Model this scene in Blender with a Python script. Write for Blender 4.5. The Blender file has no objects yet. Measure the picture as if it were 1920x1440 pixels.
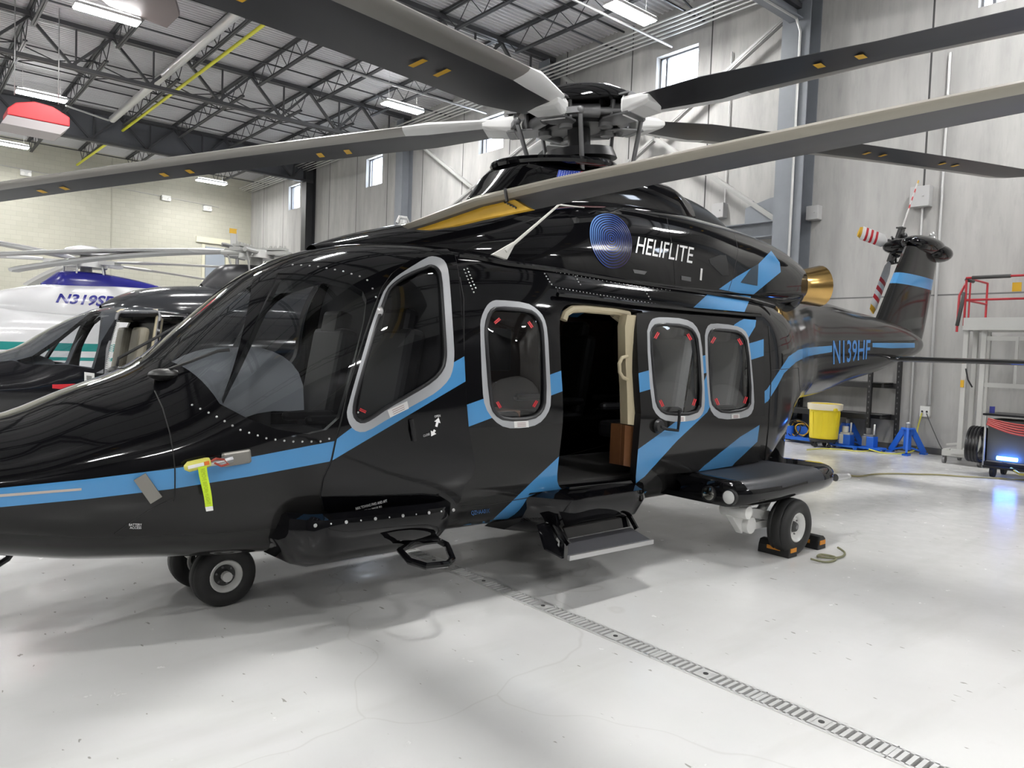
import bpy, bmesh, math, random
import numpy as np
from mathutils import Vector, Matrix
from mathutils.bvhtree import BVHTree
from mathutils.geometry import delaunay_2d_cdt

random.seed(7)
R = math.radians
PI = math.pi
S = bpy.context.scene
COL = S.collection

# ------------------------------------------------------------------ camera
# world: x runs aft along the black helicopter, y away from the camera (its starboard), z up
CAM = Vector((-1.57888, -4.70576, 1.59461))
FPX, PITCH, ROLL, YAW = 1382.68, 0.0425414, 0.0361134, 0.7077542


def ray(u, v):
    du, dv = (u - 960) / FPX, (v - 720) / FPX
    cr, sr = math.cos(ROLL), math.sin(ROLL)
    a, b = du * cr + dv * sr, -du * sr + dv * cr
    y = math.cos(PITCH) - b * math.sin(PITCH)
    z = -math.sin(PITCH) - b * math.cos(PITCH)
    ca, sa = math.cos(YAW), math.sin(YAW)
    return Vector((a * ca + y * sa, -a * sa + y * ca, z))


def at(u, v, axis, val):
    """the point where the line of sight through photo pixel (u, v) meets the plane axis = val"""
    i = 'xyz'.index(axis)
    d = ray(u, v)
    return CAM + d * ((val - CAM[i]) / d[i])


def make_camera():
    cd = bpy.data.cameras.new('camera')
    cam = bpy.data.objects.new('camera', cd)
    COL.objects.link(cam)
    f = ray(960, 720).normalized()
    r = (ray(961, 720) - ray(959, 720)).normalized()
    up = r.cross(f).normalized()
    r = f.cross(up).normalized()
    m = Matrix((r, up, -f)).transposed().to_4x4()
    m.translation = CAM
    cam.matrix_world = m
    cd.sensor_width = 36
    cd.lens = FPX / 1920 * 36
    cd.clip_start = 0.05
    cd.clip_end = 300
    S.camera = cam


# ------------------------------------------------------------------ materials
MATS = {}


def mat(name, col, rough=0.5, metal=0.0, spec=0.5, coat=0.0, emit=None, noise=None, bump=None, alpha=1):
    if name in MATS:
        return MATS[name]
    m = bpy.data.materials.new(name)
    m.use_nodes = True
    nt = m.node_tree
    b = nt.nodes['Principled BSDF']
    b.inputs['Base Color'].default_value = (*col, 1)
    b.inputs['Roughness'].default_value = rough
    b.inputs['Metallic'].default_value = metal
    b.inputs['Specular IOR Level'].default_value = spec
    if coat:
        b.inputs['Coat Weight'].default_value = coat
        b.inputs['Coat Roughness'].default_value = 0.03
    if emit:
        b.inputs['Emission Color'].default_value = (*emit[0], 1)
        b.inputs['Emission Strength'].default_value = emit[1]
    tc = nt.nodes.new('ShaderNodeTexCoord')
    if noise:  # (scale, amount, second colour)
        sc, amt, c2 = noise
        n = nt.nodes.new('ShaderNodeTexNoise')
        n.inputs['Scale'].default_value = sc
        n.inputs['Detail'].default_value = 5
        n.inputs['Roughness'].default_value = 0.6
        nt.links.new(tc.outputs['Object'], n.inputs['Vector'])
        rp = nt.nodes.new('ShaderNodeMapRange')
        rp.inputs['From Min'].default_value = 0.35
        rp.inputs['From Max'].default_value = 0.7
        rp.inputs['To Max'].default_value = amt
        nt.links.new(n.outputs['Fac'], rp.inputs['Value'])
        mx = nt.nodes.new('ShaderNodeMix')
        mx.data_type = 'RGBA'
        mx.inputs[6].default_value = (*col, 1)
        mx.inputs[7].default_value = (*c2, 1)
        nt.links.new(rp.outputs[0], mx.inputs[0])
        nt.links.new(mx.outputs[2], b.inputs['Base Color'])
    if bump:  # (scale, strength)
        n = nt.nodes.new('ShaderNodeTexNoise')
        n.inputs['Scale'].default_value = bump[0]
        nt.links.new(tc.outputs['Object'], n.inputs['Vector'])
        bp = nt.nodes.new('ShaderNodeBump')
        bp.inputs['Strength'].default_value = bump[1]
        bp.inputs['Distance'].default_value = 0.01
        nt.links.new(n.outputs['Fac'], bp.inputs['Height'])
        nt.links.new(bp.outputs[0], b.inputs['Normal'])
    MATS[name] = m
    return m


def glass(name, tint=(0.35, 0.37, 0.38), refl=0.06):
    if name in MATS:
        return MATS[name]
    m = bpy.data.materials.new(name)
    m.use_nodes = True
    nt = m.node_tree
    nt.nodes.clear()
    out = nt.nodes.new('ShaderNodeOutputMaterial')
    tr = nt.nodes.new('ShaderNodeBsdfTransparent')
    tr.inputs[0].default_value = (*tint, 1)
    gl = nt.nodes.new('ShaderNodeBsdfGlossy')
    gl.inputs['Roughness'].default_value = 0.015
    gl.inputs['Color'].default_value = (1, 1, 1, 1)
    fr = nt.nodes.new('ShaderNodeLayerWeight')
    fr.inputs['Blend'].default_value = .5
    pw = nt.nodes.new('ShaderNodeMath')
    pw.operation = 'POWER'
    pw.inputs[1].default_value = 5
    nt.links.new(fr.outputs['Facing'], pw.inputs[0])
    ad = nt.nodes.new('ShaderNodeMath')
    ad.operation = 'MULTIPLY_ADD'
    ad.use_clamp = True
    ad.inputs[1].default_value = 1 - refl
    ad.inputs[2].default_value = refl
    nt.links.new(pw.outputs[0], ad.inputs[0])
    mx = nt.nodes.new('ShaderNodeMixShader')
    nt.links.new(ad.outputs[0], mx.inputs[0])
    nt.links.new(tr.outputs[0], mx.inputs[1])
    nt.links.new(gl.outputs[0], mx.inputs[2])
    nt.links.new(mx.outputs[0], out.inputs[0])
    MATS[name] = m
    return m


# ------------------------------------------------------------------ object helpers
def setp(o, label=None, cat=None, group=None, kind=None):
    if label: o['label'] = label
    if cat: o['category'] = cat
    if group: o['group'] = group
    if kind: o['kind'] = kind
    return o


def empty(name, loc, label=None, cat=None, group=None, rz=0):
    o = bpy.data.objects.new(name, None)
    COL.objects.link(o)
    o.location = loc
    o.rotation_euler = (0, 0, rz)
    o.empty_display_size = 0.2
    bpy.context.view_layer.update()
    return setp(o, label, cat, group)


def link_mesh(name, me, parent=None):
    o = bpy.data.objects.new(name, me)
    COL.objects.link(o)
    if parent is not None:
        o.parent = parent
        # vertices are given in world coordinates
        if parent.parent is None: o.matrix_parent_inverse = parent.matrix_basis.inverted()
    return o


class MB:
    """collects shapes (world coordinates) and links them as one mesh object"""

    def __init__(self):
        self.v, self.f, self.m, self.sm = [], [], [], []

    def add(self, vs, fs, mi=0, smooth=False):
        b = len(self.v)
        self.v += [tuple(x) for x in vs]
        for f in fs:
            self.f.append(tuple(b + i for i in f))
            self.m.append(mi)
            self.sm.append(smooth)
        return self

    def box(self, c, s, rz=0, mi=0, rot=None):
        c = Vector(c)
        M = rot if rot is not None else Matrix.Rotation(rz, 3, 'Z')
        vs = [c + M @ Vector((x * s[0] / 2, y * s[1] / 2, z * s[2] / 2)) for x in (-1, 1) for y in (-1, 1) for z in (-1, 1)]
        self.add(vs, [(0, 1, 3, 2), (4, 6, 7, 5), (0, 4, 5, 1), (2, 3, 7, 6), (0, 2, 6, 4), (1, 5, 7, 3)], mi)
        return self

    def bar(self, a, b, w, h, mi=0, up=(0, 0, 1)):
        """rectangular bar from a to b, width w, height h"""
        a, b = Vector(a), Vector(b)
        d = (b - a)
        L = d.length
        d.normalize()
        up = Vector(up)
        if abs(d.dot(up)) > 0.98: up = Vector((1, 0, 0))
        s = d.cross(up).normalized()
        t = s.cross(d)
        M = Matrix((d, s, t)).transposed()
        return self.box((a + b) / 2, (L, w, h), rot=M, mi=mi)

    def cyl(self, a, b, r0, r1=None, n=16, mi=0, caps=True, smooth=True):
        a, b = Vector(a), Vector(b)
        r1 = r0 if r1 is None else r1
        d = (b - a).normalized()
        s = d.orthogonal().normalized()
        t = d.cross(s)
        vs = []
        for c, r in ((a, r0), (b, r1)):
            for i in range(n):
                an = 2 * PI * i / n
                vs.append(c + s * (r * math.cos(an)) + t * (r * math.sin(an)))
        self.add(vs, [(i, (i + 1) % n, n + (i + 1) % n, n + i) for i in range(n)], mi, smooth)
        if caps:
            if r0 > 1e-5: self.add(vs[:n], [tuple(range(n))[::-1]], mi)
            if r1 > 1e-5: self.add(vs[n:], [tuple(range(n))], mi)
        return self

    def tube(self, pts, r, n=8, mi=0, closed=False, caps=True):
        pts = [Vector(p) for p in pts]
        k = len(pts)
        rs = r if isinstance(r, (list, tuple)) else [r] * k
        vs, prev = [], None
        for i, p in enumerate(pts):
            if closed:
                d = pts[(i + 1) % k] - pts[i - 1]
            else:
                d = pts[min(i + 1, k - 1)] - pts[max(i - 1, 0)]
            d.normalize()
            if prev is None:
                s = d.orthogonal().normalized()
            else:
                s = (prev - d * prev.dot(d))
                s = s.normalized() if s.length > 1e-6 else d.orthogonal().normalized()
            prev = s
            t = d.cross(s)
            for j in range(n):
                an = 2 * PI * j / n
                vs.append(p + s * (rs[i] * math.cos(an)) + t * (rs[i] * math.sin(an)))
        fs = []
        for i in range(k if closed else k - 1):
            q = (i + 1) % k
            for j in range(n):
                fs.append((i * n + j, i * n + (j + 1) % n, q * n + (j + 1) % n, q * n + j))
        self.add(vs, fs, mi, True)
        if caps and not closed:
            self.add(vs[:n], [tuple(range(n))[::-1]], mi)
            self.add(vs[-n:], [tuple(range(n))], mi)
        return self

    def lathe(self, prof, o, axis=(0, 0, 1), n=32, mi=0, smooth=True, mis=None):
        """prof: (radius, height along axis)"""
        o, d = Vector(o), Vector(axis).normalized()
        s = d.orthogonal().normalized()
        t = d.cross(s)
        vs = []
        for r, h in prof:
            for i in range(n):
                an = 2 * PI * i / n
                vs.append(o + d * h + s * (r * math.cos(an)) + t * (r * math.sin(an)))
        for k in range(len(prof) - 1):
            fs = [(i, (i + 1) % n, n + (i + 1) % n, n + i) for i in range(n)]
            self.add(vs[k * n:(k + 2) * n], fs, mis[k] if mis else mi, smooth)
        return self

    def ell(self, c, r, n=16, m=10, mi=0, rot=None):
        c = Vector(c)
        M = rot or Matrix.Identity(3)
        vs = []
        for i in range(m + 1):
            th = PI * i / m
            for j in range(n):
                ph = 2 * PI * j / n
                vs.append(c + M @ Vector((r[0] * math.sin(th) * math.cos(ph), r[1] * math.sin(th) * math.sin(ph), r[2] * math.cos(th))))
        fs = [(i * n + j, i * n + (j + 1) % n, (i + 1) * n + (j + 1) % n, (i + 1) * n + j) for i in range(m) for j in range(n)]
        return self.add(vs, fs, mi, True)

    def prism(self, poly, ext, mi=0, smooth=False):
        """poly: planar list of points, extruded by vector ext"""
        p = [Vector(x) for x in poly]
        e = Vector(ext)
        k = len(p)
        self.add(p + [x + e for x in p], [tuple(range(k))[::-1], tuple(range(k, 2 * k))], mi)
        self.add(p + [x + e for x in p], [(i, (i + 1) % k, k + (i + 1) % k, k + i) for i in range(k)], mi, smooth)
        return self

    def grid(self, rows, mi=0, smooth=True, closed=False):
        """rows: list of equally long lists of points"""
        n = len(rows[0])
        vs = [p for r_ in rows for p in r_]
        fs = []
        for i in range(len(rows) - 1):
            for j in range(n if closed else n - 1):
                fs.append((i * n + j, i * n + (j + 1) % n, (i + 1) * n + (j + 1) % n, (i + 1) * n + j))
        return self.add(vs, fs, mi, smooth)

    def build(self, name, mats, parent=None, bevel=0, fixn=True, subsurf=0):
        me = bpy.data.meshes.new(name)
        me.from_pydata(self.v, [], self.f)
        for m in (mats if isinstance(mats, (list, tuple)) else [mats]):
            me.materials.append(m)
        me.polygons.foreach_set('material_index', self.m)
        me.polygons.foreach_set('use_smooth', self.sm)
        bm = bmesh.new()
        bm.from_mesh(me)
        bmesh.ops.remove_doubles(bm, verts=bm.verts, dist=1e-5)
        if bevel:
            es = [e for e in bm.edges if len(e.link_faces) == 2 and e.calc_face_angle(0) > 0.6]
            bmesh.ops.bevel(bm, geom=es, offset=bevel, segments=2, profile=0.5, affect='EDGES', clamp_overlap=True)
        if fixn:
            bmesh.ops.recalc_face_normals(bm, faces=bm.faces)
        for e in bm.edges:
            if len(e.link_faces) == 2 and e.calc_face_angle(0) > 0.7: e.smooth = False
        bm.to_mesh(me)
        bm.free()
        o = link_mesh(name, me, parent)
        if subsurf:
            md = o.modifiers.new('s', 'SUBSURF')
            md.levels = md.render_levels = subsurf
        return o


# ------------------------------------------------------------------ lofted skins
def pchip(xs, ys):
    n = len(xs)
    h = [xs[i + 1] - xs[i] for i in range(n - 1)]
    dl = [(ys[i + 1] - ys[i]) / h[i] for i in range(n - 1)]
    m = [0.0] * n
    m[0], m[-1] = dl[0], dl[-1]
    for i in range(1, n - 1):
        if dl[i - 1] * dl[i] <= 0:
            m[i] = 0
        else:
            w1, w2 = 2 * h[i] + h[i - 1], h[i] + 2 * h[i - 1]
            m[i] = (w1 + w2) / (w1 / dl[i - 1] + w2 / dl[i])

    def f(x):
        if x <= xs[0]: return ys[0]
        if x >= xs[-1]: return ys[-1]
        lo, hi = 0, n - 1
        while hi - lo > 1:
            md = (lo + hi) // 2
            if xs[md] <= x: lo = md
            else: hi = md
        t = (x - xs[lo]) / h[lo]
        return ((2 * t ** 3 - 3 * t * t + 1) * ys[lo] + (t ** 3 - 2 * t * t + t) * h[lo] * m[lo]
                + (-2 * t ** 3 + 3 * t * t) * ys[lo + 1] + (t ** 3 - t * t) * h[lo] * m[lo + 1])
    return f


class Loft:
    """skin of super-elliptic sections along x: (x, half width, z top, z bottom, z widest, n top, n bottom)"""

    def __init__(self, st, yc=0.0, off=0.0):
        xs = [s[0] for s in st]
        self.f = [pchip(xs, [s[i] for s in st]) for i in range(1, 7)]
        self.x0, self.x1, self.yc, self.off = xs[0], xs[-1], yc, off

    def par(self, x):
        return [g(x) for g in self.f]

    def base(self, x, th):
        hw, zt, zb, zc, nt, nb = self.par(x)
        c, s = math.cos(th), math.sin(th)   # th = 0 bottom, pi/2 near (-y) side, pi top
        n = nb if c > 0 else nt
        r = (abs(c) ** n + abs(s) ** n) ** (-1.0 / n)
        h = (zc - zb) if c > 0 else (zt - zc)
        return Vector((x, self.yc - hw * r * s, zc - h * r * c))

    def nrm(self, x, th):
        e = 2e-3
        xa, xb = max(self.x0, x - e), min(self.x1, x + e)
        dx = self.base(xb, th) - self.base(xa, th)
        dt = self.base(x, th + e) - self.base(x, th - e)
        n = dt.cross(dx)
        if n.length < 1e-12: return Vector((-1 if x < self.x0 + .1 else 1, 0, 0))
        n.normalize()
        p = self.base(x, th)
        ref = Vector((0, p.y - self.yc, p.z - self.f[3](x)))
        return n if n.dot(ref) >= 0 else -n

    def pt(self, x, th, off=None):
        o = self.off if off is None else off
        p = self.base(x, th)
        return p + self.nrm(x, th) * o if o else p

    def inv(self, p):
        x = min(max(p.x, self.x0 + 1e-4), self.x1 - 1e-4)
        hw, zt, zb, zc, nt, nb = self.par(x)
        y, z = (p.y - self.yc) / hw, p.z - zc
        z = z / (zt - zc) if z > 0 else z / (zc - zb)
        th = math.atan2(-y, -z)
        return (x, th % (2 * PI))

    def bvh(self):
        if not hasattr(self, '_b'):
            nx, nt = 260, 180
            vs, fs = [], []
            for i in range(nx + 1):
                x = self.x0 + (self.x1 - self.x0) * i / nx
                for j in range(nt):
                    vs.append(self.pt(x, 2 * PI * j / nt))
            for i in range(nx):
                for j in range(nt):
                    fs.append((i * nt + j, i * nt + (j + 1) % nt, (i + 1) * nt + (j + 1) % nt, (i + 1) * nt + j))
            self._b = BVHTree.FromPolygons(vs, fs)
        return self._b

    def hit(self, o, d):
        loc, n, i, dist = self.bvh().ray_cast(o, d)
        if loc is None: return None
        return self.inv(loc - n * self.off if n.dot(d) < 0 else loc + n * self.off)

    def px(self, u, v, c=None):
        h = self.hit(CAM, ray(u, v).normalized())
        k = 0
        while h is None and c is not None and k < 60:
            k += 1
            t = k / 60
            h = self.hit(CAM, ray(u + (c[0] - u) * t, v + (c[1] - v) * t).normalized())
        return h

    def poly_px(self, pts, step=9, smooth=False, center=None):
        if smooth: pts = round_poly(pts)
        c = center or (sum(p[0] for p in pts) / len(pts), sum(p[1] for p in pts) / len(pts))
        out = []
        k = len(pts)
        for i in range(k):
            a, b = pts[i], pts[(i + 1) % k]
            n = max(1, int(math.hypot(b[0] - a[0], b[1] - a[1]) / step))
            for j in range(n):
                t = j / n
                h = self.px(a[0] + (b[0] - a[0]) * t, a[1] + (b[1] - a[1]) * t, c)
                if h: out.append(h)
        return out

    def poly_xz(self, pts, step=0.04):
        """outline given as (x, z) seen square from the near side"""
        out = []
        k = len(pts)
        for i in range(k):
            a, b = pts[i], pts[(i + 1) % k]
            n = max(1, int(math.hypot(b[0] - a[0], b[1] - a[1]) / step))
            for j in range(n):
                t = j / n
                h = self.hit(Vector((a[0] + (b[0] - a[0]) * t, self.yc - 9, a[1] + (b[1] - a[1]) * t)), Vector((0, 1, 0)))
                if h: out.append(h)
        return out


def round_poly(pts, it=2):
    for _ in range(it):
        q = []
        k = len(pts)
        for i in range(k):
            a, b = pts[i], pts[(i + 1) % k]
            q.append((a[0] * .75 + b[0] * .25, a[1] * .75 + b[1] * .25))
            q.append((a[0] * .25 + b[0] * .75, a[1] * .25 + b[1] * .75))
        pts = q
    return pts


def mirror(poly):
    return [(x, 2 * PI - t) for x, t in poly][::-1]


def inside(p, poly):
    x, y = p
    r = False
    k = len(poly)
    j = k - 1
    for i in range(k):
        xi, yi = poly[i]
        xj, yj = poly[j]
        if (yi > y) != (yj > y) and x < (xj - xi) * (y - yi) / (yj - yi) + xi:
            r = not r
        j = i
    return r


def skin(loft, box, dx, nth, parts, paints, default, spec, parent, offs={}, bulge={}, rim_skip=None):
    """cut the skin of a loft into parts and paint patches.
    parts: [(poly, part name or None)], paints: [(poly, part, material key)]
    spec: part -> (object name, {material key: material}, rim depth)"""
    x0, x1, t0, t1 = box
    nx = max(2, int((x1 - x0) / dx))
    pts = [(x0 + (x1 - x0) * i / nx, t0 + (t1 - t0) * j / nth) for i in range(nx + 1) for j in range(nth + 1)]
    edges = []

    def dense(pl):
        out = []
        for i in range(len(pl)):
            a, b = pl[i], pl[(i + 1) % len(pl)]
            n = max(1, int(math.hypot(b[0] - a[0], b[1] - a[1]) / .06))
            out += [(a[0] + (b[0] - a[0]) * j / n, a[1] + (b[1] - a[1]) * j / n) for j in range(n)]
        return out
    parts = [(dense(p), q) for p, q in parts]
    paints = [(dense(p), q, r_) for p, q, r_ in paints]
    polys = [p for p, _ in parts] + [p for p, _, _ in paints]
    for pl in polys:
        b = len(pts)
        pts += pl
        edges += [(b + i, b + (i + 1) % len(pl)) for i in range(len(pl))]
    vs, es, fs, ov, oe, of = delaunay_2d_cdt([Vector(p) for p in pts], edges, [], 0, 1e-5)
    bb = []
    for pl in polys:
        xs = [p[0] for p in pl]
        ys = [p[1] for p in pl]
        bb.append((min(xs), max(xs), min(ys), max(ys)))

    def isin(k, c):
        q = bb[k]
        return q[0] <= c[0] <= q[1] and q[2] <= c[1] <= q[3] and inside(c, polys[k])
    V = [(min(max(v[0], x0), x1), min(max(v[1], t0), t1)) for v in vs]
    groups = {}
    np_ = len(parts)
    for f in fs:
        c = (sum(V[i][0] for i in f) / len(f), sum(V[i][1] for i in f) / len(f))
        if not (x0 <= c[0] <= x1 and t0 <= c[1] <= t1): continue
        part = default
        for k in range(np_):
            if isin(k, c): part = parts[k][1]
        if part is None: continue
        mk = list(spec[part][1])[0]
        for k, (_, pp, m_) in enumerate(paints):
            if pp == part and isin(np_ + k, c): mk = m_
        groups.setdefault(part, []).append((f, mk))
    made = {}
    for part, fl in groups.items():
        nm, md, rim = spec[part]
        off = offs.get(part, 0)
        bl = bulge.get(part, 0)
        if bl:
            bp = [p for p, q in parts if q == part][0]
            bc = (sum(p[0] for p in bp) / len(bp), sum(p[1] for p in bp) / len(bp))
            ex = max(abs(p[0] - bc[0]) for p in bp)
            ey = max(abs(p[1] - bc[1]) for p in bp)
        idx, P, N = {}, [], []
        keys = list(md)
        F, MI = [], []
        for f, mk in fl:
            g = []
            for i in f:
                if i not in idx:
                    idx[i] = len(P)
                    n = loft.nrm(*V[i])
                    o_ = off
                    if bl:
                        a_, b_ = (V[i][0] - bc[0]) / ex, (V[i][1] - bc[1]) / ey
                        o_ += bl * max(0, 1 - a_ * a_) * max(0, 1 - b_ * b_)
                        tx = (loft.pt(V[i][0] + .01, V[i][1]) - loft.pt(V[i][0] - .01, V[i][1])).normalized()
                        ty = n.cross(tx)
                        n0 = n
                        n = (n + tx * (2 * bl * a_ * max(0, 1 - b_ * b_) / ex) - ty * 0).normalized()
                        up_ = (loft.pt(V[i][0], V[i][1] + .01) - loft.pt(V[i][0], V[i][1] - .01))
                        el = up_.length / .02 * ey
                        n = (n + up_.normalized() * (2 * bl * b_ * max(0, 1 - a_ * a_) / max(el, .05))).normalized()
                        P.append(loft.pt(*V[i]) + n0 * o_)
                    else:
                        P.append(loft.pt(*V[i]) + n * o_)
                    N.append(n)
                g.append(idx[i])
            a, b, c = P[g[0]], P[g[1]], P[g[2]]
            if (b - a).cross(c - a).dot(N[g[0]]) < 0: g.reverse()
            if len(set(g)) < 3: continue
            F.append(tuple(g))
            MI.append(keys.index(mk))
        nsurf = len(F)
        if rim:
            cnt = {}
            for f in F:
                for i in range(3):
                    a, b = f[i], f[(i + 1) % 3]
                    cnt[(a, b)] = cnt.get((a, b), 0) + 1
            inner = {}
            RN = [None] * len(P)
            bidx = keys.index(keys[-1])
            for (a, b) in list(cnt):
                if (b, a) in cnt: continue
                if rim_skip is not None and rim_skip(P[a], P[b]): continue
                pa, pb = P[a], P[b]
                q = []
                for i in (a, b):
                    if i not in inner:
                        inner[i] = (len(P), len(P) + 1)
                        P.append(P[i].copy())
                        N.append(None)
                        P.append(P[i] - N[i] * rim)
                        N.append(None)
                    q.append(inner[i])
                F.append((q[1][0], q[0][0], q[0][1], q[1][1]))
                MI.append(0 if len(keys) < 2 else bidx if keys[-1] == 'rim' else 0)
        me = bpy.data.meshes.new(nm)
        me.from_pydata([tuple(p) for p in P], [], F)
        for k in keys: me.materials.append(md[k])
        me.polygons.foreach_set('material_index', MI)
        me.polygons.foreach_set('use_smooth', [i < nsurf for i in range(len(F))])
        me.update()
        ln = [None] * len(me.loops)
        for pl in me.polygons:
            for li in pl.loop_indices:
                n = N[me.loops[li].vertex_index]
                ln[li] = tuple(n) if n is not None and pl.index < nsurf else tuple(pl.normal)
        me.normals_split_custom_set(ln)
        made[part] = link_mesh(nm, me, parent)
    return made


def end_cap(mb, loft, x, out, mi=0, n=64, scale=0.0, off=0):
    ring = [loft.pt(x, 2 * PI * j / n, off) for j in range(n)]
    c = sum(ring, Vector()) / n
    rows = [ring]
    for k in range(1, 6):
        a = k / 5 * PI / 2
        rows.append([c + (p - c) * max(math.cos(a), 0.001) + Vector((out * math.sin(a), 0, 0)) for p in ring])
    mb.grid(rows, mi, True, closed=True)


# ------------------------------------------------------------------ decals
def bvh_of(objs):
    vs, fs = [], []
    for o in objs:
        b = len(vs)
        pw = Matrix.Identity(4)
        vs += [v.co.copy() for v in o.data.vertices]
        fs += [tuple(b + i for i in p.vertices) for p in o.data.polygons]
    return BVHTree.FromPolygons(vs, fs)


def decal_mesh(V2, F2, tree, parent, name, material, off=0.002, maxe=14, mi=None):
    """V2: photo pixels, laid on the surface that the line of sight meets"""
    bm = bmesh.new()
    vv = [bm.verts.new((p[0], p[1], 0)) for p in V2]
    for k, f in enumerate(F2):
        try:
            fc = bm.faces.new([vv[i] for i in f])
            if mi: fc.material_index = mi[k]
        except ValueError: pass
    bmesh.ops.triangulate(bm, faces=bm.faces)
    for _ in range(4):
        es = [e for e in bm.edges if e.calc_length() > maxe]
        if not es: break
        bmesh.ops.subdivide_edges(bm, edges=es, cuts=1)
        bmesh.ops.triangulate(bm, faces=bm.faces)
    bad = []
    for v in bm.verts:
        d = ray(v.co.x, v.co.y).normalized()
        loc, n, i, dist = tree.ray_cast(CAM, d)
        if loc is None:
            bad.append(v)
            continue
        if n.dot(d) > 0: n = -n
        v.co = loc + n * off
    bmesh.ops.delete(bm, geom=bad, context='VERTS')
    me = bpy.data.meshes.new(name)
    bm.normal_update()
    for f in bm.faces:
        f.smooth = True
        if f.normal.dot(CAM - f.calc_center_median()) < 0: f.normal_flip()
    bm.to_mesh(me)
    bm.free()
    for m_ in (material if isinstance(material, (list, tuple)) else [material]):
        me.materials.append(m_)
    return link_mesh(name, me, parent)


def text2d(s, xs=1.0, bold=0.0, shear=0.0):
    """flat text outline normalised to 0..1 in both directions"""
    cu = bpy.data.curves.new('t', 'FONT')
    cu.body = s
    cu.offset = bold
    cu.shear = shear
    cu.resolution_u = 3
    o = bpy.data.objects.new('t', cu)
    COL.objects.link(o)
    dg = bpy.context.evaluated_depsgraph_get()
    me = bpy.data.meshes.new_from_object(o.evaluated_get(dg))
    vs = [v.co.copy() for v in me.vertices]
    fs = [tuple(p.vertices) for p in me.polygons]
    bpy.data.objects.remove(o)
    bpy.data.curves.remove(cu)
    bpy.data.meshes.remove(me)
    x0, x1 = min(v.x for v in vs), max(v.x for v in vs)
    y0, y1 = min(v.y for v in vs), max(v.y for v in vs)
    return [((v.x - x0) / (x1 - x0), (v.y - y0) / (y1 - y0)) for v in vs], fs


def text_px(s, quad, tree, parent, name, material, bold=0.0, shear=0.0, off=0.003, maxe=10):
    """quad: photo pixels of top left, top right, bottom right, bottom left"""
    vs, fs = text2d(s, bold=bold, shear=shear)
    tl, tr, br, bl = [Vector(q) for q in quad]
    V2 = []
    for x, y in vs:
        top, bot = tl.lerp(tr, x), bl.lerp(br, x)
        V2.append(bot.lerp(top, y))
    return decal_mesh(V2, fs, tree, parent, name, material, off, maxe)


def rects(V2, F2, a, b, c, d):
    k = len(V2)
    V2 += [a, b, c, d]
    F2.append((k, k + 1, k + 2, k + 3))
# ------------------------------------------------------------------ the hangar
XW, YB = 13.17, 34.1          # inner faces of the right (window) wall and the far block wall
XL, YN = -21.0, -19.0
ZR = 10.12


def node_mat(name):
    m = bpy.data.materials.new(name)
    m.use_nodes = True
    nt = m.node_tree
    return m, nt, nt.nodes['Principled BSDF']


def N(nt, t, **kw):
    n = nt.nodes.new(t)
    for k, v in kw.items():
        if k in n.inputs: n.inputs[k].default_value = v
        else: setattr(n, k, v)
    return n


def L(nt, a, b): nt.links.new(a, b)


def mixc(nt, fac, c1, c2):
    mx = nt.nodes.new('ShaderNodeMix')
    mx.data_type = 'RGBA'
    for s, c in ((6, c1), (7, c2)):
        if hasattr(c, 'links'): L(nt, c, mx.inputs[s])
        else: mx.inputs[s].default_value = (*c, 1)
    if hasattr(fac, 'links'): L(nt, fac, mx.inputs[0])
    else: mx.inputs[0].default_value = fac
    return mx.outputs[2]


def rng(nt, v, a, b, c=0.0, d=1.0):
    r = N(nt, 'ShaderNodeMapRange')
    for k, x in (('From Min', a), ('From Max', b), ('To Min', c), ('To Max', d)): r.inputs[k].default_value = x
    L(nt, v, r.inputs['Value'])
    return r.outputs[0]


def noise(nt, vec, scale, detail=5, rough=0.55, vscale=None):
    if vscale:
        mp = N(nt, 'ShaderNodeMapping')
        mp.inputs['Scale'].default_value = vscale
        L(nt, vec, mp.inputs['Vector'])
        vec = mp.outputs[0]
    n = N(nt, 'ShaderNodeTexNoise')
    n.inputs['Scale'].default_value = scale
    n.inputs['Detail'].default_value = detail
    n.inputs['Roughness'].default_value = rough
    L(nt, vec, n.inputs['Vector'])
    return n.outputs['Fac']


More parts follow.
